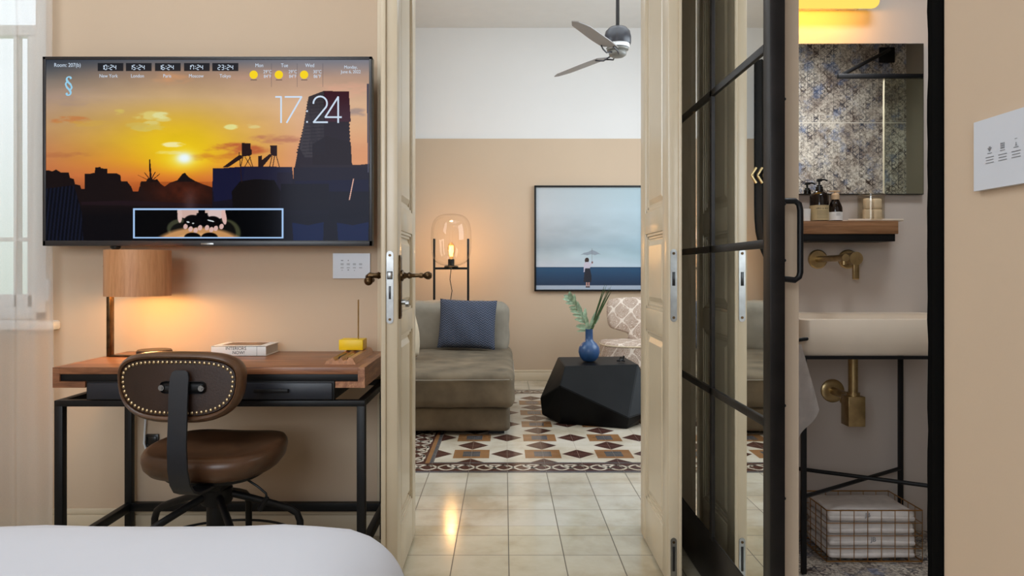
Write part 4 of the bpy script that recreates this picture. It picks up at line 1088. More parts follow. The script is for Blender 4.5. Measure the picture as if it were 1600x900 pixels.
# ------------------------------------------------------------------ sheer curtain
ct = MB()
def cfn(u, v):
    z = .02+v*2.72
    xr = -1.735+.014*(1-v)**2
    x = xr-(1-u)*.95
    fx = (1-u)*.95
    y = 2.80+.018*math.sin(fx*46+.8*math.sin(v*3))+.010*math.sin(fx*88+2*v)+.006*math.sin(v*9+fx*20)
    return Vector((x, y, z))
ct.grid(cfn, 240, 60)
t = NT('sheer_linen'); v_ = t.coord()
tr = t.n('ShaderNodeBsdfTransparent'); df = t.n('ShaderNodeBsdfDiffuse'); tl = t.n('ShaderNodeBsdfTranslucent')
df.inputs[0].default_value = srgb((236, 228, 220)); tl.inputs[0].default_value = srgb((232, 228, 224)); tr.inputs[0].default_value = (1, 1, 1, 1)
a_ = t.n('ShaderNodeMixShader'); a_.inputs[0].default_value = .5; t.t.links.new(df.outputs[0], a_.inputs[1]); t.t.links.new(tl.outputs[0], a_.inputs[2])
b_ = t.n('ShaderNodeMixShader'); t.setin(b_.inputs[0], t.math('ADD', t.math('MULTIPLY', t.noise(t.mapping(v_, (60, 60, 400)), 5, 2), .2), .50)); t.t.links.new(tr.outputs[0], b_.inputs[1]); t.t.links.new(a_.outputs[0], b_.inputs[2]); t.t.links.new(b_.outputs[0], t.out.inputs[0])
tag(ct.build('sheer_curtain', t.m, smooth=80), 'sheer off-white curtain hanging to the floor in front of the window', 'curtain')
# ------------------------------------------------------------------ living room: sofa
M['suede'] = plain('taupe_suede', (112, 99, 80), .9, var=.22, nscale=5, bump=.25, bscale=40)
M['suede_light'] = plain('light_grey_suede', (146, 138, 124), .9, var=.12, nscale=6, bump=.2, bscale=50)
sofa = empty('sofa', (-.60, 5.4, 0), 'low taupe suede sofa seen through the open double door', 'sofa')
MB().cushion(-1.25, .036, 4.60, 6.30, .022, .178, .03, .006, 16, wob=.002, seed=2).build('base', M['suede'], sofa, smooth=60)
MB().cushion(-1.25, .064, 4.555, 6.30, .174, .392, .05, .012, 22, wob=.004, seed=5).build('seat_cushion', M['suede'], sofa, smooth=60)
pp = MB(); pp.tube([(-1.22, 4.560, .355), (-.9, 4.548, .356), (-.5, 4.545, .354), (.0, 4.550, .356), (.046, 4.575, .354), (.064, 4.8, .352), (.066, 5.6, .352)], .003, 8).build('piping', M['suede_light'], sofa)
sb_ = MB(); sb_.cushion(-1.2, .035, 5.98, 6.30, .34, .774, .08, .02, 20, wob=.007, seed=8)
sb_.build('back_cushion', M['suede_light'], sofa, smooth=70)
for a, b in ((-1.2, 4.66), (-.1, 4.66), (-1.2, 6.1), (-.1, 6.1)): MB().box(a, a+.1, b, b+.1, 0, .024).build('foot', M['black'], sofa)

# chevron knit cushion
t = NT('navy_chevron_knit'); v_ = t.coord(); x_, y_, z_ = t.sep(v_)
zig = t.math('PINGPONG', t.math('MULTIPLY', x_, 1), .018)
ph = t.math('SINE', t.math('MULTIPLY', t.math('ADD', z_, zig), 330))
col = t.mix(t.math('MULTIPLY_ADD', ph, .5, .5), srgb((44, 50, 64)), srgb((88, 96, 116)))
t.bsdf(col, .9, 0, t.bump(ph, .5, .003))
def pillow(name, mat_, c, w_, h_, d_, rx, ry, rz, label, n=24):
    mb = MB(); MX = Matrix.Translation(c) @ Matrix.Rotation(rz, 4, 'Z') @ Matrix.Rotation(rx, 4, 'X') @ Matrix.Rotation(ry, 4, 'Y')
    for s in (-1, 1):
        def fn(u, v, s=s):
            a, b = 2*u-1, 2*v-1
            th_ = (max(0, (1-a*a)*(1-b*b)))**.42
            pin = 1-.055*(1-abs(b))**0*(a*a*(1-b*b)) 
            x = a*w_/2*(1-.06*(1-a*a)*0-.07*(b*b*0+(1-b*b))*abs(a)**3*.6); z = b*h_/2*(1-.07*(1-a*a)*abs(b)**3*.6)
            return MX @ Vector((x, s*d_/2*th_+.004*math.sin(a*7+b*4)*th_, z))
        mb.grid(fn, n, n)
    bmesh.ops.remove_doubles(mb.b, verts=mb.b.verts, dist=.0004)
    return tag(mb.build(name, mat_, smooth=80), label, 'cushion')
pillow('throw_pillow', t.m, (-.295, 5.86, .606), .46, .395, .15, R(-12), R(2), R(-3), 'navy blue chevron patterned cushion leaning on the sofa back')
pillow('throw_pillow', plain('cream_linen', (206, 190, 164), .9, var=.05), (-.72, 5.12, .592), .40, .36, .17, R(-8), R(0), R(68), 'cream cushion at the left of the sofa beside the door leaf')

# floor lamp
LCX, LCY = at(705, 400, 6.5).x, 6.5
fl_ = empty('floor_lamp', (LCX, LCY, 0), 'floor lamp with clear glass capsule in a black metal stand behind the sofa', 'floor lamp')
pw = (730.5-677.5)/2*6.5/FP; zb = HC-(419-VY)*6.5/FP; zt_ = HC-(373-VY)*6.5/FP
for s in (-1, 1):
    MB().box(LCX+s*pw-.010, LCX+s*pw+.010, LCY-.012, LCY+.012, 0, zt_, .003).build('post', M['black'], fl_)
MB().box(LCX-pw, LCX+pw, LCY-.010, LCY+.010, zb-.012, zb+.008, .002).box(LCX-.010, LCX+.010, LCY-pw, LCY+pw, zb-.012, zb+.006, .002).lathe([(0, 0), (.062, 0), (.064, .006), (.058, .014), (0, .014)], (LCX, LCY, zb+.006), n=28).build('crossbar', M['black'], fl_)
MB().box(LCX-pw, LCX+pw, LCY-.008, LCY+.008, .03, .05, .002).build('foot_bar', M['black'], fl_)
gz0 = zb+.02; gh = (418-337)*6.5/FP; gr = .178
gp = []
for i in range(33):
    a = -PI/2+PI*i/32; c_, s_ = math.cos(a), math.sin(a)
    gp.append((gr*abs(c_)**.62, gz0+gh/2+math.copysign(abs(s_)**.62, s_)*gh/2))
gp[0] = (.03, gp[0][1]); gp[-1] = (0, gp[-1][1])
MB().lathe(gp, (LCX, LCY, 0), n=56).build('glass_shade', M['glass'], fl_, smooth=80)
MB().lathe([(0, 0), (.028, 0), (.028, .06), (.022, .066), (0, .066)], (LCX, LCY, zb+.018), n=24).build('bulb_socket', M['black'], fl_)
bs = zb+.084
bl = MB().lathe([(.016, 0), (.018, .02), (.030, .05), (.034, .09), (.028, .12), (.014, .14), (0, .145)], (LCX, LCY, bs), n=24).build('light_bulb', thin_glass('amber_bulb_glass', (1, .86, .62, 1)), fl_, smooth=80)
fil = MB()
for k_ in range(4):
    a = k_*PI/2+.3
    fil.cyl((LCX+.010*math.cos(a), LCY+.010*math.sin(a), bs+.02), (LCX+.016*math.cos(a), LCY+.016*math.sin(a), bs+.115), .0045, n=8)
fil.build('filament', M['bulb'], bl)
point('floor_lamp_light', (LCX, LCY, bs+.07), 11, (1.0, .62, .30), .03)
MB().tube([(LCX, LCY-.01, zb), (LCX-.01, LCY-.012, zb-.1), (LCX+.008, LCY-.01, zb-.2), (LCX-.012, LCY-.01, zb-.33), (LCX+.01, LCY, zb-.6), (LCX+.04, LCY+.02, .02)], .0035, 8).build('cord', M['black'], fl_)

# framed picture
pX0 = at(835, 400, 6.88).x; pZ1 = HC-(290-VY)*6.88/FP; pZ0 = HC-(455-VY)*6.88/FP; pX1 = pX0+1.02
pc = empty('framed_picture', ((pX0+pX1)/2, 6.885, pZ0), 'large square black framed print of a woman with an umbrella before the sea', 'picture')
fw = .016
MB().box(pX0, pX1, 6.862, 6.9, pZ1-fw, pZ1, .002).box(pX0, pX1, 6.862, 6.9, pZ0, pZ0+fw, .002).box(pX0, pX0+fw, 6.862, 6.9, pZ0, pZ1, .002).box(pX1-fw, pX1, 6.862, 6.9, pZ0, pZ1, .002).box(pX0+.01, pX1-.01, 6.880, 6.898, pZ0+.01, pZ1-.01).build('frame', M['black'], pc)
Wp, Hp = 330, 330
X, Y = np.meshgrid(np.linspace(838, 1003, Wp), np.linspace(293, 452, Hp))
cl = vnoise(X, Y*3, 60, 11, 4)
img = lerp(Y+8*(cl-.5), [(293, (178, 190, 196)), (330, (186, 198, 206)), (365, (174, 186, 194)), (385, (158, 174, 184)), (400, (176, 192, 200)), (413, (190, 200, 210)), (416.5, (192, 200, 210))])
gx = np.clip((X-900)/100, -1, 1)[..., None]; img = img*(1+.0*gx)+A((-8, 2, 5))*gx
img += ((cl-.5)*34*np.exp(-((Y-372)/40)**2))[..., None]
sea = lerp(Y+3*(vnoise(X, Y*6, 40, 2)-.5), [(417, (26, 66, 98)), (422, (22, 70, 106)), (432, (18, 58, 92)), (446, (14, 42, 72))])
img = np.where((Y > 417)[..., None], sea, img); img = np.where((Y > 445.7)[..., None], A((164, 176, 192))+0*img, img)
def PP(pts, col, a=1.0):
    m = inpoly(X, Y, pts); img[m] = img[m]*(1-a)+A(col)*a
PP([(907.5, 398), (913, 395), (920, 393.2), (925.5, 390.2), (932, 393), (939, 397.5), (935, 397), (930, 398.6), (924, 397), (918, 398.6), (912, 397.6)], (142, 152, 164))
PP([(924.8, 388), (925.6, 388), (925.6, 412), (924.8, 412)], (120, 120, 124))
PP([(914.5, 404), (916.5, 402.4), (919, 402.5), (920.6, 405), (920, 409.4), (914.6, 409.6), (913.8, 407)], (52, 30, 24))
PP([(913.4, 410.5), (916, 409.2), (920, 409.4), (922.5, 411.5), (926, 409.5), (926.4, 411.4), (922.6, 416), (922, 419.4), (914.4, 419.4), (913.6, 425), (912.2, 424.5), (912.6, 414)], (196, 188, 204))
PP([(924.6, 408), (927, 408.6), (926.4, 411.6), (924.4, 411)], (120, 74, 66))
PP([(914.6, 419), (922, 419), (924.4, 430), (924.2, 440.4), (918, 441), (912, 440), (913.2, 428)], (16, 20, 38))
PP([(915.8, 440.4), (918, 440.6), (918, 447.4), (916.2, 447.4)], (190, 140, 124)); PP([(919.4, 440.6), (921.6, 440.4), (921.2, 447.4), (919.6, 447.4)], (190, 140, 124)); PP([(915.6, 447), (922, 447), (922.2, 449), (915.6, 449)], (50, 34, 38))
pm_ = NT('photo_print'); vc = pm_.n('ShaderNodeVertexColor', layer_name='Col'); pm_.bsdf(vc.outputs[0], .35)
color_grid('print', np.clip(img, 0, 255), (pX0+fw-.001, 6.879, pZ1-fw+.001), (1, 0, 0), (0, 0, 1), pX1-pX0-2*fw+.002, pZ1-pZ0-2*fw+.002, pm_.m, pc)

# faceted black coffee table
hull = [at(872, 558, 5.52), at(883, 572, 5.0), at(997, 569.5, 5.09), Vector((.90, 5.56, .383)), at(844, 622, 5.15), at(847, 648, 5.13), at(875, 603, 4.88), at(876, 662.5, 4.95), at(979, 670.6, 4.79), at(982, 653, 4.765),
        at(1020, 640, 4.9), Vector((.46, 5.64, 0)), Vector((.9, 5.64, 0)), Vector((1.06, 5.30, .2)), Vector((.36, 5.58, .2)), Vector((.90, 5.70, .22)), Vector((1.0, 5.1, 0)), Vector((1.02, 5.5, 0))]
for p_ in hull[:4]: p_.z = .383
for i_ in (7, 8): hull[i_].z = 0
hb_ = MB()
for p_ in hull: hb_.b.verts.new(p_)
r_ = bmesh.ops.convex_hull(hb_.b, input=hb_.b.verts)
bmesh.ops.dissolve_limit(hb_.b, angle_limit=R(3), verts=hb_.b.verts, edges=hb_.b.edges)
bmesh.ops.bevel(hb_.b, geom=list(hb_.b.edges), offset=.004, segments=2, affect='EDGES')
tag(hb_.build('coffee_table', plain('black_faceted_steel', (9, 9, 10), .42, 0, var=.3, nscale=6, bump=.06, bscale=60, Specular_IOR_Level=.12), smooth=12), 'black faceted metal coffee table on the patterned tiles', 'coffee table')
VC = at(920.5, 565, 5.24); TH = .383
blue = plain('satin_blue_glaze', (44, 78, 122), .32, var=.08)
MB_v = MB().lathe([(0, 0), (.036, 0), (.046, .006), (.066, .030), (.0765, .066), (.072, .100), (.052, .128), (.032, .146), (.027, .162), (.027, .226), (.029, .230), (.024, .230), (.023, .16), (.0, .15)], (VC.x, VC.y, TH+.0035), n=48)
tag(MB_v.build('vase', blue, smooth=60), 'round blue bottle vase with a tall neck on the black table', 'vase')
# stems
leafm = plain('pale_green_leaf', (150, 174, 144), .55, var=.25, nscale=30); leafd = plain('dark_green_blade', (56, 84, 40), .5, var=.3, nscale=30)
ztop = TH+.232
def leaf(mb, base, d, up, L_, w_):
    d = Vector(d).normalized(); s_ = d.cross(Vector(up)).normalized(); n_ = s_.cross(d).normalized(); base = Vector(base); prev = None
    for i in range(7):
        f = i/6; ww = w_*math.sin(PI*min(1, f*.92+.06))**.8*(1-.25*f)
        c_ = base+d*L_*f-n_*L_*.12*f*f
        row = [mb.b.verts.new(c_-s_*ww/2+n_*ww*.15), mb.b.verts.new(c_), mb.b.verts.new(c_+s_*ww/2+n_*ww*.15)]
        if prev:
            for k_ in range(2): mb.b.faces.new([prev[k_], prev[k_+1], row[k_+1], row[k_]])
        prev = row
rng = random.Random(12)
br = empty('leafy_branch', (VC.x, VC.y, TH+.20), 'pale green leafy branch leaning left out of the blue vase', 'branch')
stem = [Vector((VC.x, VC.y, TH+.17)), Vector((VC.x-.012, VC.y, ztop+.01)), Vector((VC.x-.05, VC.y+.01, ztop+.09)), Vector((VC.x-.10, VC.y+.0, ztop+.17)), Vector((VC.x-.150, VC.y-.01, ztop+.235))]
MB().tube(stem, [.003, .003, .0026, .002, .001], 8).build('stem', M['paper'] if False else leafm, br)
lf_ = MB()
for i in range(26):
    f = .12+.86*i/25; k_ = f*(len(stem)-1); a = int(min(k_, len(stem)-2)); p_ = stem[a].lerp(stem[a+1], k_-a)
    if p_.z < ztop-.005: continue
    side = -1 if i % 2 else 1
    d = Vector((-.55+side*.5+rng.uniform(-.15, .15), rng.uniform(-.6, .6), .55+side*.35+rng.uniform(-.2, .2)))
    leaf(lf_, p_, d, (0, -1, .3), rng.uniform(.055, .10)*(1.15-.5*f), rng.uniform(.022, .036))
for dx, dz, L_ in ((-.5, .1, .10), (-.25, .8, .12), (.25, .7, .13), (.5, .6, .12), (-.6, -.1, .09)): leaf(lf_, (VC.x, VC.y, ztop), (dx, -.1, dz), (0, -1, 0), L_, .026)
lf_.build('leaf', leafm, br, smooth=60)
gb_ = empty('grass_blades', (VC.x, VC.y, TH+.20), 'tall dark green grass blades leaning right out of the blue vase', 'leaves')
for i in range(9):
    tx_, tz_ = rng.uniform(.07, .165), rng.uniform(.24, .33); dy = rng.uniform(-.05, .05)
    bl_ = MB(); n_ = 10; prev = None
    for k_ in range(n_+1):
        f = k_/n_; p_ = Vector((VC.x+.004+tx_*f**1.15, VC.y+dy*f, TH+.18+(tz_+.05)*f)); ww = .009*(1-f)**.5+.0006
        row = [bl_.b.verts.new(p_-Vector((ww/2, 0, -ww/4))), bl_.b.verts.new(p_+Vector((0, .002, 0))), bl_.b.verts.new(p_+Vector((ww/2, 0, -ww/4)))]
        if prev:
            for q_ in range(2): bl_.b.faces.new([prev[q_], prev[q_+1], row[q_+1], row[q_]])
        prev = row
    bl_.build('blade', leafd, gb_, smooth=60)
kp = at(968, 564, 5.3)
kn = MB(); kn.tube([(kp.x-.03, 5.22, TH+.010), (kp.x-.01, 5.2, TH+.012), (kp.x+.012, 5.22, TH+.022), (kp.x+.0, 5.25, TH+.030), (kp.x-.014, 5.23, TH+.014), (kp.x+.02, 5.20, TH+.009)], .006, 8).tube([(kp.x+.012, 5.22, TH+.01), (kp.x+.018, 5.22, TH+.045)], .006, 8)
tag(kn.build('iron_knot', M['black']), 'small black twisted iron ornament on the table right of the vase', 'ornament')

# patterned armchair
t = NT('damask_upholstery'); v_ = t.coord(); x_, y_, z_ = t.sep(v_)
zz_ = t.math('ADD', z_, t.math('MULTIPLY', y_, .7))
wob = t.math('MULTIPLY', t.noise(v_, 18, 3), 2.2)
d1 = t.math('ABSOLUTE', t.math('ADD', t.math('SINE', t.math('ADD', t.math('MULTIPLY', x_, 40), wob)), t.math('SINE', t.math('ADD', t.math('MULTIPLY', zz_, 34), wob))))
d2 = t.math('SINE', t.math('MULTIPLY', t.vor(v_, 60), 22))
f_ = t.math('MINIMUM', t.math('MULTIPLY', d1, 1.5), t.math('MULTIPLY_ADD', d2, .55, .6))
col = t.ramp(f_, [(.18, (224, 210, 196)), (.42, (160, 134, 116))]); t.bsdf(col, .85)
ac = empty('armchair', (1.15, 6.2, 0), 'low armchair in taupe and cream damask fabric behind the coffee table', 'armchair')
sx0_ = at(940, 540, 6.0).x
se = MB()
oo = []
for i in range(56):
    a = 2*PI*i/56; c_, s_ = math.cos(a), math.sin(a); oo.append((math.copysign(abs(c_)**.75, c_)*.31, math.copysign(abs(s_)**.75, s_)*.29))
cxa, cya = sx0_+.31, 6.08
def sfa(z): return lambda a, b: Vector((cxa+a, cya+b, z))
se.shell(oo, [(0, sfa(.13)), (.96, sfa(.13)), (.985, sfa(.15)), (.99, sfa(.33)), (1.0, sfa(.41)), (.995, sfa(.430)), (.97, sfa(.445)), (.6, sfa(.452)), (0, sfa(.452))])
se.build('seat', t.m, ac, smooth=60)
MB().tube([(cxa+oo[i][0]*1.0, cya+oo[i][1]*1.0, .428) for i in range(56)], .006, 8, closed=True).build('piping', plain('cream_piping', (206, 188, 160), .8), ac)
ba = MB(); bX0_ = at(947, 500, 6.35).x
bo = []
hw_, hz0_, hz1_ = .30, .53, .80
bcx_ = bX0_+hw_
poly_ = [(-hw_+.02, .775), (-.15, .80), (.15, .80), (hw_-.02, .775), (hw_, .70), (hw_-.005, .60), (hw_-.03, .545), (.20, .52), (.12, .49), (.10, .44), (-.10, .44), (-.12, .49), (-.20, .52), (-hw_+.03, .545), (-hw_+.005, .60), (-hw_, .70)]
Pn = []
for i in range(len(poly_)):
    p0, p1, p2, p3 = [Vector(poly_[(i+j-1) % len(poly_)]) for j in range(4)]
    for k_ in range(4):
        f = k_/4; Pn.append(.5*((2*p1)+(p2-p0)*f+(2*p0-5*p1+4*p2-p3)*f*f+(3*p1-p0-3*p2+p3)*f**3))
cen = Vector((0, .63))
def bfa(dy): return lambda a, b: Vector((bcx_+a, 6.30+dy-.35*a*a+.12*(b), cen.y+b))
OB = [((p_-cen).x, (p_-cen).y) for p_ in Pn]
ba.shell(OB, [(0, bfa(-.0)), (.9, bfa(-.0)), (.98, bfa(.012)), (1.0, bfa(.035)), (.98, bfa(.06)), (.9, bfa(.07)), (0, bfa(.07))])
ba.build('backrest', t.m, ac, smooth=70)
for dx, dy in ((-.2, -.18), (.2, -.18), (-.2, .18), (.2, .18)): MB().cyl((cxa+dx, cya+dy, 0), (cxa+dx, cya+dy, .135), .014, .02, 12).build('leg', M['black'], ac)

# ceiling fan
FX, FY, FZ = .786, 5.10, 2.55
fan = empty('ceiling_fan', (FX, FY, FZ), 'grey three bladed ceiling fan hanging on a rod in the living room', 'ceiling fan')
dkm = plain('gunmetal_paint', (52, 52, 57), .35, .2, var=.05)
MB().cyl((FX, FY, 2.70), (FX, FY, ZL-.0), .0125, n=16).lathe([(0, 0), (.02, 0), (.06, .05), (.065, .08), (0, .08)], (FX, FY, ZL-.08), n=28).build('down_rod', M['steel'], fan)
MB().lathe([(.088, 2.600), (.092, 2.61), (.093, 2.65), (.084, 2.69), (.060, 2.715), (.018, 2.724), (0, 2.724), (0, 2.60), (.088, 2.6)], (FX, FY, 0), n=40).build('motor_housing', dkm, fan, smooth=50)
MB().lathe([(0, 2.575), (.080, 2.575), (.082, 2.600), (.0, 2.600)], (FX, FY, 0), n=40).build('trim_band', M['white'], fan)
MB().lathe([(0, 2.512), (.040, 2.514), (.058, 2.524), (.062, 2.540), (.056, 2.552), (.074, 2.560), (.076, 2.568), (.066, 2.576), (0, 2.576)], (FX, FY, 0), n=40).build('hub', plain('grey_hub', (120, 118, 112), .4), fan, smooth=50)
blm = plain('silver_grey_blade', (138, 132, 128), .45, var=.03)
for ang in (math.atan2(-.6, -.336), math.atan2(.62, -.376), math.atan2(-.6, -.336)+R(240.5)-2*PI+0):
    c_, s_ = math.cos(ang), math.sin(ang)
    dv = Vector((c_, s_, 0)); sv = Vector((-s_, c_, 0)); up = Vector((0, 0, 1))
    o0 = Vector((FX, FY, 2.545)); b = MB(); prevt = None; tilt = R(-13)
    sv2 = (sv*math.cos(tilt)+up*math.sin(tilt)); nn = dv.cross(sv2).normalized()
    N_ = 18; rows = []
    for i in range(N_+1):
        f = i/N_; r__ = .15+.58*f
        wl = .078*(.80+.20*math.sin(min(1, f*2.5)*PI/2))*(1-.22*f)*(1 if f < .84 else (1-((f-.84)/.16)*.62))
        rows.append([b.b.verts.new(o0+dv*r__+sv2*(a*wl)+nn*h_) for a, h_ in ((-1, -.003), (1, -.003), (1, .003), (-1, .003))])
    for A_, B_ in zip(rows, rows[1:]):
        for k_ in range(4): b.b.faces.new([A_[k_], A_[(k_+1) % 4], B_[(k_+1) % 4], B_[k_]])
    b.b.faces.new(rows[0]); b.b.faces.new(rows[-1])
    blo = b.build('blade', blm, fan, smooth=30)
    ar = MB()
    for sd_ in (-1, 1):
        ar.tube([o0+dv*.05+sv2*.02*sd_+up*-.01, o0+dv*.10+sv2*.045*sd_-up*.030, o0+dv*.145+sv2*.052*sd_-up*.018, o0+dv*.19+sv2*.045*sd_+nn*-.006], .0055, 8)
    ar.build('blade_arm', dkm, blo)

# black curtain in the far left corner, seen mirrored in the steel door
bc = MB()
bc.grid(lambda u, v: Vector((-1.42+.46*u*(1-.35*math.exp(-((v-.30)/.10)**2)), 6.70+.03*math.sin(u*34), .55*0+.05+v*2.9)), 60, 24)
bco = empty('dark_curtain', (-1.2, 6.7, .05), 'black curtain with gold chevrons reflected in the mirrored steel door', 'curtain')
bc.build('drape', plain('black_velvet', (12, 12, 14), .9), bco, smooth=80)
chv = MB()
for k_ in range(3):
    x = -.915-.055*k_; zc = HC+(422-275)*6.7/FP
    for s in (-1, 1): chv.tube([(x, 6.655, zc), (x-.045, 6.655, zc+s*.07)], .012, 6)
chv.build('gold_chevron', M['brass'], bco)
MB().tube([(-1.43, 6.66, 1.05), (-1.2, 6.655, 1.03), (-1.1, 6.66, 1.02)], .012, 8).build('gold_tieback', M['brass'], bco)

# ------------------------------------------------------------------ bathroom
BB = 2.93
# mirror
mx0, mx1 = at(1245, 0, BB).x-.14, at(1443, 0, BB-.02).x
mz0, mz1 = HC-(304-VY)*2.91/FP, HC-(68-VY)*2.91/FP
mr = empty('bathroom_mirror', ((mx0+mx1)/2, 2.915, mz0), 'frameless wall mirror above the wooden shelf reflecting patterned tiles', 'mirror')
MB().box(mx0, mx1, 2.908, 2.926, mz0, mz1, .001).build('backing_edge', plain('dark_mirror_edge', (40, 42, 38), .4), mr)
MB().box(mx0+.003, mx1-.003, 2.9065, 2.9082, mz0+.003, mz1-.003).build('mirror_glass', M['mirror'], mr)
# wall light above it
lz = HC-(11-VY)*2.86/FP
wl = empty('wall_light', (1.25, 2.89, lz), 'warm glowing linear wall light above the bathroom mirror', 'wall light')
MB().box(.95, 1.46, 2.845, 2.895, lz, lz+.05, .02, 3).build('diffuser', emit('warm_diffuser', (255, 216, 100), 1.15), wl)
MB().box(1.0, 1.4, 2.895, BB, lz+.01, lz+.04, .003).build('wall_plate', M['white'], wl)
area('wall_light_glow', (1.16, 2.77, lz-.02), (R(80), 0, 0), .44, .03, 1.9, (1.0, .44, .03))
# shelf
shz1 = HC-(345-VY)*2.80/FP; shx1 = at(1404, 0, 2.80).x
sh = empty('wall_shelf', (1.2, 2.87, shz1-.05), 'oak wall shelf with black underside below the bathroom mirror', 'shelf')
MB().box(.95, shx1, 2.80, BB, shz1-.050, shz1, .002).build('shelf_board', M['oak'], sh)
MB().box(.95, shx1-.010, 2.805, BB, shz1-.078, shz1-.050, .001).build('underside_tray', M['black'], sh)
def onshelf(px, y): return at(px, 345, y).x
# toiletries
def pump(mb, x, y, z, h, s=1.0, mat=0, noz=1):
    mb.lathe([(0, 0), (.014*s, 0), (.014*s, .012), (.010*s, .014), (.010*s, .020), (.004*s, .021), (.004*s, h), (0, h)], (x, y, z), n=20, mat=mat)
    mb.box(x-.010*s, x+.010*s, y-.007*s, y+.007*s, z+h-.003, z+h+.008, .003, mat=mat)
    mb.tube([(x, y, z+h+.004), (x+noz*.02*s, y, z+h+.005), (x+noz*.032*s, y, z+h+.0)], .0032*s, 8, mat=mat)
y_ = 2.85; x_ = onshelf(1280, y_)
b1 = empty('soap_bottle', (x_, y_, shz1), 'large dark amber pump bottle with a cream label on the shelf', 'bottle')
MB().lathe([(0, 0), (.033, 0), (.0345, .003), (.0345, .098), (.031, .106), (.020, .114), (.015, .118), (.015, .124), (0, .124)], (x_, y_, shz1), n=36).build('body', M['amber'], b1, smooth=50)
m_ = MB(); pump(m_, x_, y_, shz1+.122, .036, 1.0, 0, 1); m_.build('pump', M['plastic_black'], b1)
MB().lathe([(.0350, .004), (.0350, .062)], (x_, y_, shz1), n=36).build('paper_label', plain('cream_label', (196, 176, 134), .6), b1, smooth=60)
lt = MB()
def arctext(mb, txt, cx, cy, z, r_, size):
    """letters wrapped on a bottle"""
    cu_w = size*.52; n_ = len(txt)
    for i, c in enumerate(txt):
        a = (i-(n_-1)/2)*cu_w/r_; ux = Vector((math.cos(a), math.sin(a), 0))
        if c != ' ': text_mesh(mb, c, (cx+r_*math.sin(a), cy-r_*math.cos(a), z), ux, (0, 0, 1), size, 'CENTER', 0)
arctext(lt, 'HAND & BODY', x_, y_, shz1+.049, .0354, .0085)
for i, zz in enumerate((.0585, .039, .034, .029, .024, .018, .012)):
    for s_ in range(9):
        a = -.62+s_*.145; c1, c2 = a, a+.11
        lt.poly([(x_+.0354*math.sin(c1), y_-.0354*math.cos(c1), shz1+zz), (x_+.0354*math.sin(c2), y_-.0354*math.cos(c2), shz1+zz), (x_+.0354*math.sin(c2), y_-.0354*math.cos(c2), shz1+zz+.0011), (x_+.0354*math.sin(c1), y_-.0354*math.cos(c1), shz1+zz+.0011)])
lt.build('label_print', M['ink'], b1, smooth=0)
x_ = onshelf(1305, 2.845)
b2 = empty('lotion_bottle', (x_, 2.845, shz1), 'smaller dark rounded bottle with a beige pump and white label', 'bottle')
MB().lathe([(0, 0), (.024, 0), (.0265, .004), (.0265, .040), (.0255, .055), (.019, .072), (.0135, .082), (.0135, .088), (0, .088)], (x_, 2.845, shz1), n=36).build('body', M['amber'], b2, smooth=60)
m_ = MB(); m_.lathe([(0, 0), (.0155, 0), (.0155, .018), (.011, .024), (.005, .026), (.005, .032), (0, .032)], (x_, 2.845, shz1+.0845), n=20); m_.box(x_-.022, x_+.016, 2.838, 2.852, shz1+.114, shz1+.120, .002)
m_.build('pump', plain('beige_pump', (206, 176, 140), .5), b2)
MB().lathe([(.0270, .004), (.0270, .036)], (x_, 2.845, shz1), n=36).build('paper_label', M['paper'], b2, smooth=60)
lt = MB()
for zz in (.030, .026, .0225): lt.poly([(x_-.008, 2.8176, shz1+zz), (x_+.008, 2.8176, shz1+zz), (x_+.008, 2.8176, shz1+zz+.0009), (x_-.008, 2.8176, shz1+zz+.0009)])
lt.build('label_print', M['inkgrey'], b2, smooth=0)
x_ = onshelf(1258.5, 2.84)
tag(MB().lathe([(0, 0), (.0175, 0), (.0195, .048), (.0185, .048), (.0165, .003), (0, .003)], (x_, 2.84, shz1), n=28).build('tumbler', M['paper']), 'small white cup at the left end of the shelf', 'cup')
tr_ = onshelf(1360, 2.86)
ty = MB().box(tr_-.105, tr_+.108, 2.82, 2.905, shz1, shz1+.004, .0015); ty.box(tr_-.105, tr_+.108, 2.82, 2.823, shz1, shz1+.009, .001).box(tr_-.105, tr_+.108, 2.902, 2.905, shz1, shz1+.009, .001)
tag(ty.build('vanity_tray', M['ceramic']), 'low cream stone tray on the right half of the shelf', 'tray')
jx, jy, jz = onshelf(1361, 2.862), 2.862, shz1+.004
jr = empty('glass_jar', (jx, jy, jz), 'clear lidded glass jar filled with wrapped items on the tray', 'jar')
MB().lathe([(0, .0), (.046, 0), (.048, .003), (.048, .094), (.0465, .094), (.0465, .004), (0, .004)], (jx, jy, jz), n=40).build('glass_body', M['jar_glass'], jr, smooth=50)
MB().lathe([(0, .098), (.050, .096), (.053, .097), (.053, .101), (.045, .104), (.010, .108), (.007, .112), (.010, .120), (0, .122)], (jx, jy, jz), n=40).build('glass_lid', M['jar_glass'], jr, smooth=50)
bar = plain('cream_wrapped_soap', (238, 222, 200), .6, var=.06)
rng = random.Random(5)
kk = 0
places = ['at the bottom left', 'at the bottom right', 'at the bottom back', 'upper left', 'upper right', 'at the top back']
for lv, cs_ in enumerate(([(-.019, -.012), (.019, -.008), (0, .021)], [(-.017, -.010), (.020, -.004), (0, .022)])):
    for (dx, dy) in cs_:
        a = rng.uniform(-.4, .4) if lv else rng.uniform(-.15, .15)
        MX = Matrix.Translation((jx+dx, jy+dy, jz+.0235+lv*.042)) @ Matrix.Rotation(a, 4, 'Z')
        c = MB().cushion(-.0172, .0172, -.0105, .0105, -.0205, .0205, .006, .001, 6, M=MX)
        tag(c.build('wrapped_soap', bar), 'small cream wrapped packet %s of the glass jar' % places[kk], 'packet', 'packets in the glass jar'); kk += 1
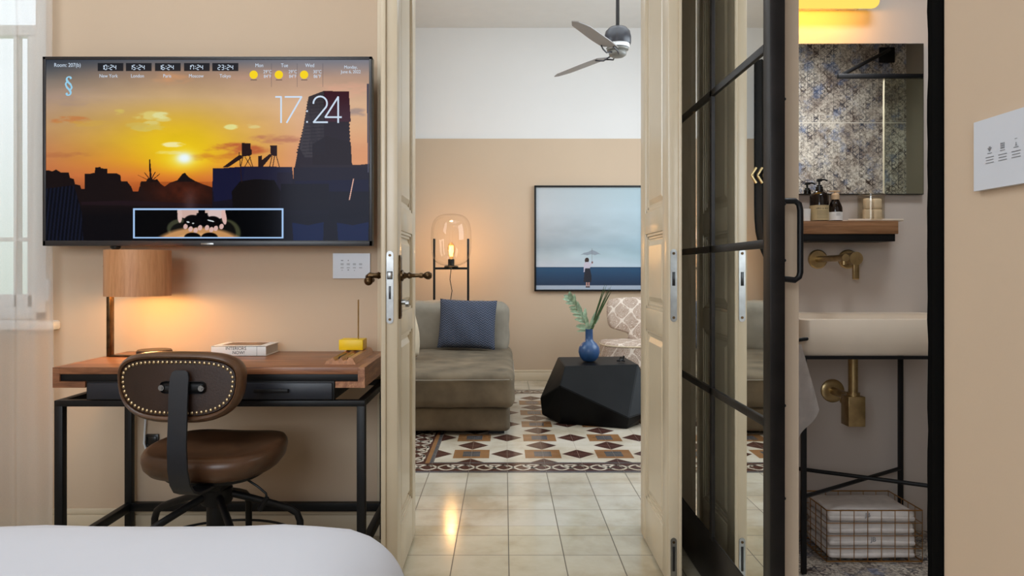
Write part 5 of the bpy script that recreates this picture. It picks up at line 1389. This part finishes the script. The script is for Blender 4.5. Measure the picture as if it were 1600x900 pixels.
# faucet
fx, fz = at(1278, 405, 2.925).x, HC-(405-VY)*2.925/FP
fa = empty('wall_faucet', (fx+.06, 2.88, fz), 'brushed brass wall faucet with round plates and a side lever above the basin', 'faucet')
MB().lathe([(0, 0), (.038, 0), (.038, .006), (.034, .009), (0, .009)], (fx, BB, fz), (0, -1, 0), 36).build('wall_plate', M['brass'], fa)
MB().tube([(fx, BB-.006, fz), (fx, BB-.15, fz+.001), (fx, BB-.235, fz+.002)], .0120, 18).cyl((fx-.0, BB-.228, fz-.024), (fx, BB-.228, fz), .010, n=16).cyl((fx, BB-.243, fz+.002), (fx, BB-.236, fz+.002), .0135, n=20).build('spout', M['brass'], fa)
fx2 = at(1325, 403, 2.925).x
MB().lathe([(0, 0), (.038, 0), (.038, .006), (.034, .009), (.024, .009), (.024, .055), (.020, .058), (0, .058)], (fx2, BB, fz), (0, -1, 0), 36).build('mixer_body', M['brass'], fa)
MB().box(fx2-.011, fx2+.013, BB-.074, BB-.060, fz-.080, fz+.012, .004, 3).cyl((fx2, BB-.075, fz+.002), (fx2, BB-.056, fz+.002), .026, n=28).build('lever', M['brass'], fa)
# basin
bx0_, bx1_, by0_, by1_ = 1.012, 1.66, 2.50, BB
bz0_, bz1_ = HC-(556-VY)*2.5/FP, .869
ba_ = MB(); rim = .022; nseg = 8
def rrect(x0, x1, y0, y1, r_, n=8):
    o_ = []
    for cx, cy, a0 in ((x1-r_, y1-r_, 0), (x0+r_, y1-r_, PI/2), (x0+r_, y0+r_, PI), (x1-r_, y0+r_, 1.5*PI)):
        for i in range(n+1): a = a0+PI/2*i/n; o_.append((cx+r_*math.cos(a), cy+r_*math.sin(a)))
    return o_
lo = rrect(bx0_, bx1_, by0_, by1_, .04); li = rrect(bx0_+rim, bx1_-rim, by0_+rim, by1_-.10, .03); lb = rrect(bx0_+.06, bx1_-.06, by0_+.06, by1_-.14, .03); lq = rrect(bx0_+.01, bx1_-.01, by0_+.01, by1_, .04)
def loop(l, z): return [ba_.b.verts.new((a, b, z)) for a, b in l]
Ls = [loop(lq, bz0_), loop(lo, bz0_+.02), loop(lo, bz1_-.004), loop([(a+(.003 if a < 1.3 else -.003), b+(.003 if b < 2.7 else 0)) for a, b in lo], bz1_), loop(li, bz1_), loop(li, bz1_-.01), loop(lb, bz0_+.03)]
for A_, B_ in zip(Ls, Ls[1:]):
    for k_ in range(len(A_)): ba_.b.faces.new([A_[k_], A_[(k_+1) % len(A_)], B_[(k_+1) % len(A_)], B_[k_]])
ba_.b.faces.new(Ls[0]); ba_.b.faces.new(Ls[-1])
bas = empty('wash_basin', (1.3, 2.7, bz0_), 'pale stone rectangular wash basin on a thin black metal stand', 'basin')
ba_.build('bowl', M['ceramic'], bas, smooth=40)
MB().lathe([(0, 0), (.026, 0), (.028, .003), (0, .004)], (1.3, 2.68, bz0_+.030), n=24).build('drain', M['brass'], bas)
st = empty('basin_stand', (1.3, 2.7, 0), 'thin black metal stand with crossed bars under the stone basin', 'stand')
tb = .014
MB().box(bx0_, bx1_-.03, by0_, by0_+.012, bz0_-.012, bz0_-.001).box(bx0_, bx0_+.012, by0_, 2.9, bz0_-.012, bz0_-.001).box(bx1_-.045, bx1_-.033, by0_, 2.9, bz0_-.012, bz0_-.001).box(bx0_, bx1_-.03, 2.888, 2.9, bz0_-.012, bz0_-.001).build('top_frame', M['black'], st)
LG = [(bx0_+.002, 2.505), (bx1_-.11, 2.505), (bx0_+.002, 2.886), (bx1_-.11, 2.886)]
for a, b in LG: MB().box(a, a+tb*1.2, b, b+tb, 0, bz0_-.011, .001).build('leg', M['black'], st)
MB().tube([(LG[0][0]+.01, LG[0][1]+.007, .262), (LG[3][0]+.007, LG[3][1]+.007, .256)], .0075, 8).build('cross_bar', M['black'], st)
MB().tube([(LG[2][0]+.01, LG[2][1]+.007, .272), (LG[1][0]+.007, LG[1][1]+.007, .285)], .0075, 8).build('cross_bar', M['black'], st)
# towel rail on the stand's left end and a towel
MB().tube([(bx0_+.004, 2.51, .72), (bx0_-.055, 2.51, .72), (bx0_-.055, 2.88, .72), (bx0_+.004, 2.88, .72)], .006, 8).build('towel_rail', M['black'], st)
tw = MB()
# hand towel hung by a fold: hangs from the front of the rail and spreads to a lower right corner
def tfn(u, v):
    x = .88+u*(.105+.065*v)
    low = .79-v*(.217+.265*(1-u))-.006*v*math.sin(u*9)
    y = 2.44-.010*math.sin(u*13+v*2)*(.3+v)+.02*v*u
    return Vector((x, y, low))
tw.grid(tfn, 40, 30)
bmesh.ops.solidify(tw.b, geom=tw.b.faces[:], thickness=.008)
twp = empty('hand_towel', (.96, 2.46, .45), 'white hand towel hanging at the left end of the basin', 'towel')
tw.build('towel_cloth', M['towel'], twp, smooth=80)
MB().tube([(1.014, 2.505, .80), (1.012, 2.46, .806), (.96, 2.452, .80), (.93, 2.452, .798)], .006, 8).build('hanging_bar', M['black'], st)
# bottle trap
tx_, ty_ = at(1333, 600, 2.72).x, 2.72
tr1 = empty('bottle_trap', (tx_, ty_, .45), 'square brass bottle trap with pipe under the basin', 'drain trap')
zc_ = HC-(618-VY)*ty_/FP; zd_ = HC-(667-VY)*2.69/FP
MB().cyl((tx_, ty_, zc_), (tx_, ty_, bz0_), .017, n=24).cyl((tx_, ty_, bz0_-.025), (tx_, ty_, bz0_-.002), .025, n=24).cyl((tx_, ty_, zc_-.004), (tx_, ty_, zc_+.012), .024, n=24).build('down_pipe', M['brass'], tr1)
MB().box(tx_-.031, tx_+.031, ty_-.031, ty_+.031, zd_, zc_, .002).build('trap_body', M['brass'], tr1)
zf = HC-(611-VY)*2.92/FP; xf_ = at(1302, 0, 2.92).x
MB().lathe([(0, 0), (.046, 0), (.046, .006), (.040, .010), (.024, .012), (0, .012)], (xf_, BB, zf), (0, -1, 0), 36).tube([(xf_, BB-.004, zf), (xf_, BB-.07, zf), (xf_+.01, BB-.11, zf-.003), (tx_-.02, ty_+.03, zc_-.025), (tx_-.01, ty_+.02, zc_-.03)], .015, 16).build('wall_pipe', M['brass'], tr1)

# wire basket with folded towels
wx0, wx1, wy0, wy1, wz1 = 1.140, 1.478, 2.60, 2.83, .186
wb = empty('wire_basket', ((wx0+wx1)/2, (wy0+wy1)/2, 0), 'copper coloured wire basket full of folded white towels on the floor', 'basket')
wm = MB(); rw_ = .0013; fl0 = .006
def seg(a, b, r_=rw_): wm.cyl(a, b, r_, n=6)
nx = 7
for k_ in range(nx+1):
    x = wx0+(wx1-wx0)*k_/nx; xb = x
    seg((x, wy0, fl0), (x, wy0, wz1)); seg((x, wy1, fl0), (x, wy1, wz1)); seg((x, wy0, fl0), (x, wy1, fl0))
for k_ in range(6):
    y = wy0+(wy1-wy0)*k_/5
    seg((wx0, y, fl0), (wx0, y, wz1)); seg((wx1, y, fl0), (wx1, y, wz1)); seg((wx0, y, fl0), (wx1, y, fl0))
for z in [fl0+(wz1-fl0)*k_/4 for k_ in range(5)]:
    r2 = .0024 if z in (fl0,) or z > wz1-.001 else rw_
    for a, b in (((wx0, wy0), (wx1, wy0)), ((wx1, wy0), (wx1, wy1)), ((wx1, wy1), (wx0, wy1)), ((wx0, wy1), (wx0, wy0))): seg((a[0], a[1], z), (b[0], b[1], z), r2)
wm.build('wire_frame', M['gold'], wb, smooth=60)
wh = MB()
for x in (wx0+.1, wx1-.1): pass
names = ['bottommost folded white towel in the wire basket', 'second folded white towel from the bottom of the basket, with a grey monogram', 'third folded white towel from the bottom of the basket', 'topmost folded white towel in the basket, with a grey monogram']
for k_ in range(4):
    z0_ = .010+k_*.0435; dx = (0, .002, -.002, .001)[k_]
    r = empty('folded_towel', ((wx0+wx1)/2+dx, (wy0+wy1)/2, z0_), names[k_], 'towel', group='towels in the wire basket')
    m_ = MB(); m_.cushion(wx0+.014+dx, wx1-.014+dx, wy0+.014, wy1-.016, z0_+.001, z0_+.0405, .019, .0005, 18, wob=.0018, seed=20+k_)
    m_.build('folded_cloth', M['towel'], r, smooth=70)
    m_ = MB(); m_.cushion(wx0+.014+dx, wx1-.018+dx, wy0+.010, wy0+.04, z0_+.002, z0_+.020, .008, .001, 12, wob=.001, seed=40+k_)
    m_.build('lower_fold', M['towel'], r, smooth=70)
    if k_ in (1, 3):
        m_ = MB(); cx_ = 1.31 if k_ == 1 else 1.29
        text_mesh(m_, 'JB', (cx_, wy0+.0095, z0_+.026), (1, 0, 0), (0, 0, 1), .022, 'CENTER', .0004)
        m_.build('monogram', M['inkgrey'], r, smooth=0)

# shower screen seen in the mirror
gs = empty('shower_screen', (2.45, 1.5, 0), 'clear shower screen with black brace reflected in the bathroom mirror', 'shower screen')
MB().box(2.227, BX1-.003, 1.496, 1.504, .0, 2.16).build('glass_panel', M['screen_glass_green'], gs)
MB().box(2.222, 2.228, 1.494, 1.506, 0, 2.16, .001).build('glass_edge', plain('pale_edge_strip', (196, 186, 160), .4), gs)
MB().box(1.955, BX1-.003, 1.488, 1.512, 2.16, 2.185, .002).build('top_bar', M['black'], gs)
MB().tube([(1.965, 1.5, 2.172), (2.56, .925, 2.50)], .012, 8).box(2.50, 2.60, BY0+.003, BY0+.02, 2.42, 2.52, .003).build('brace', M['black'], gs)
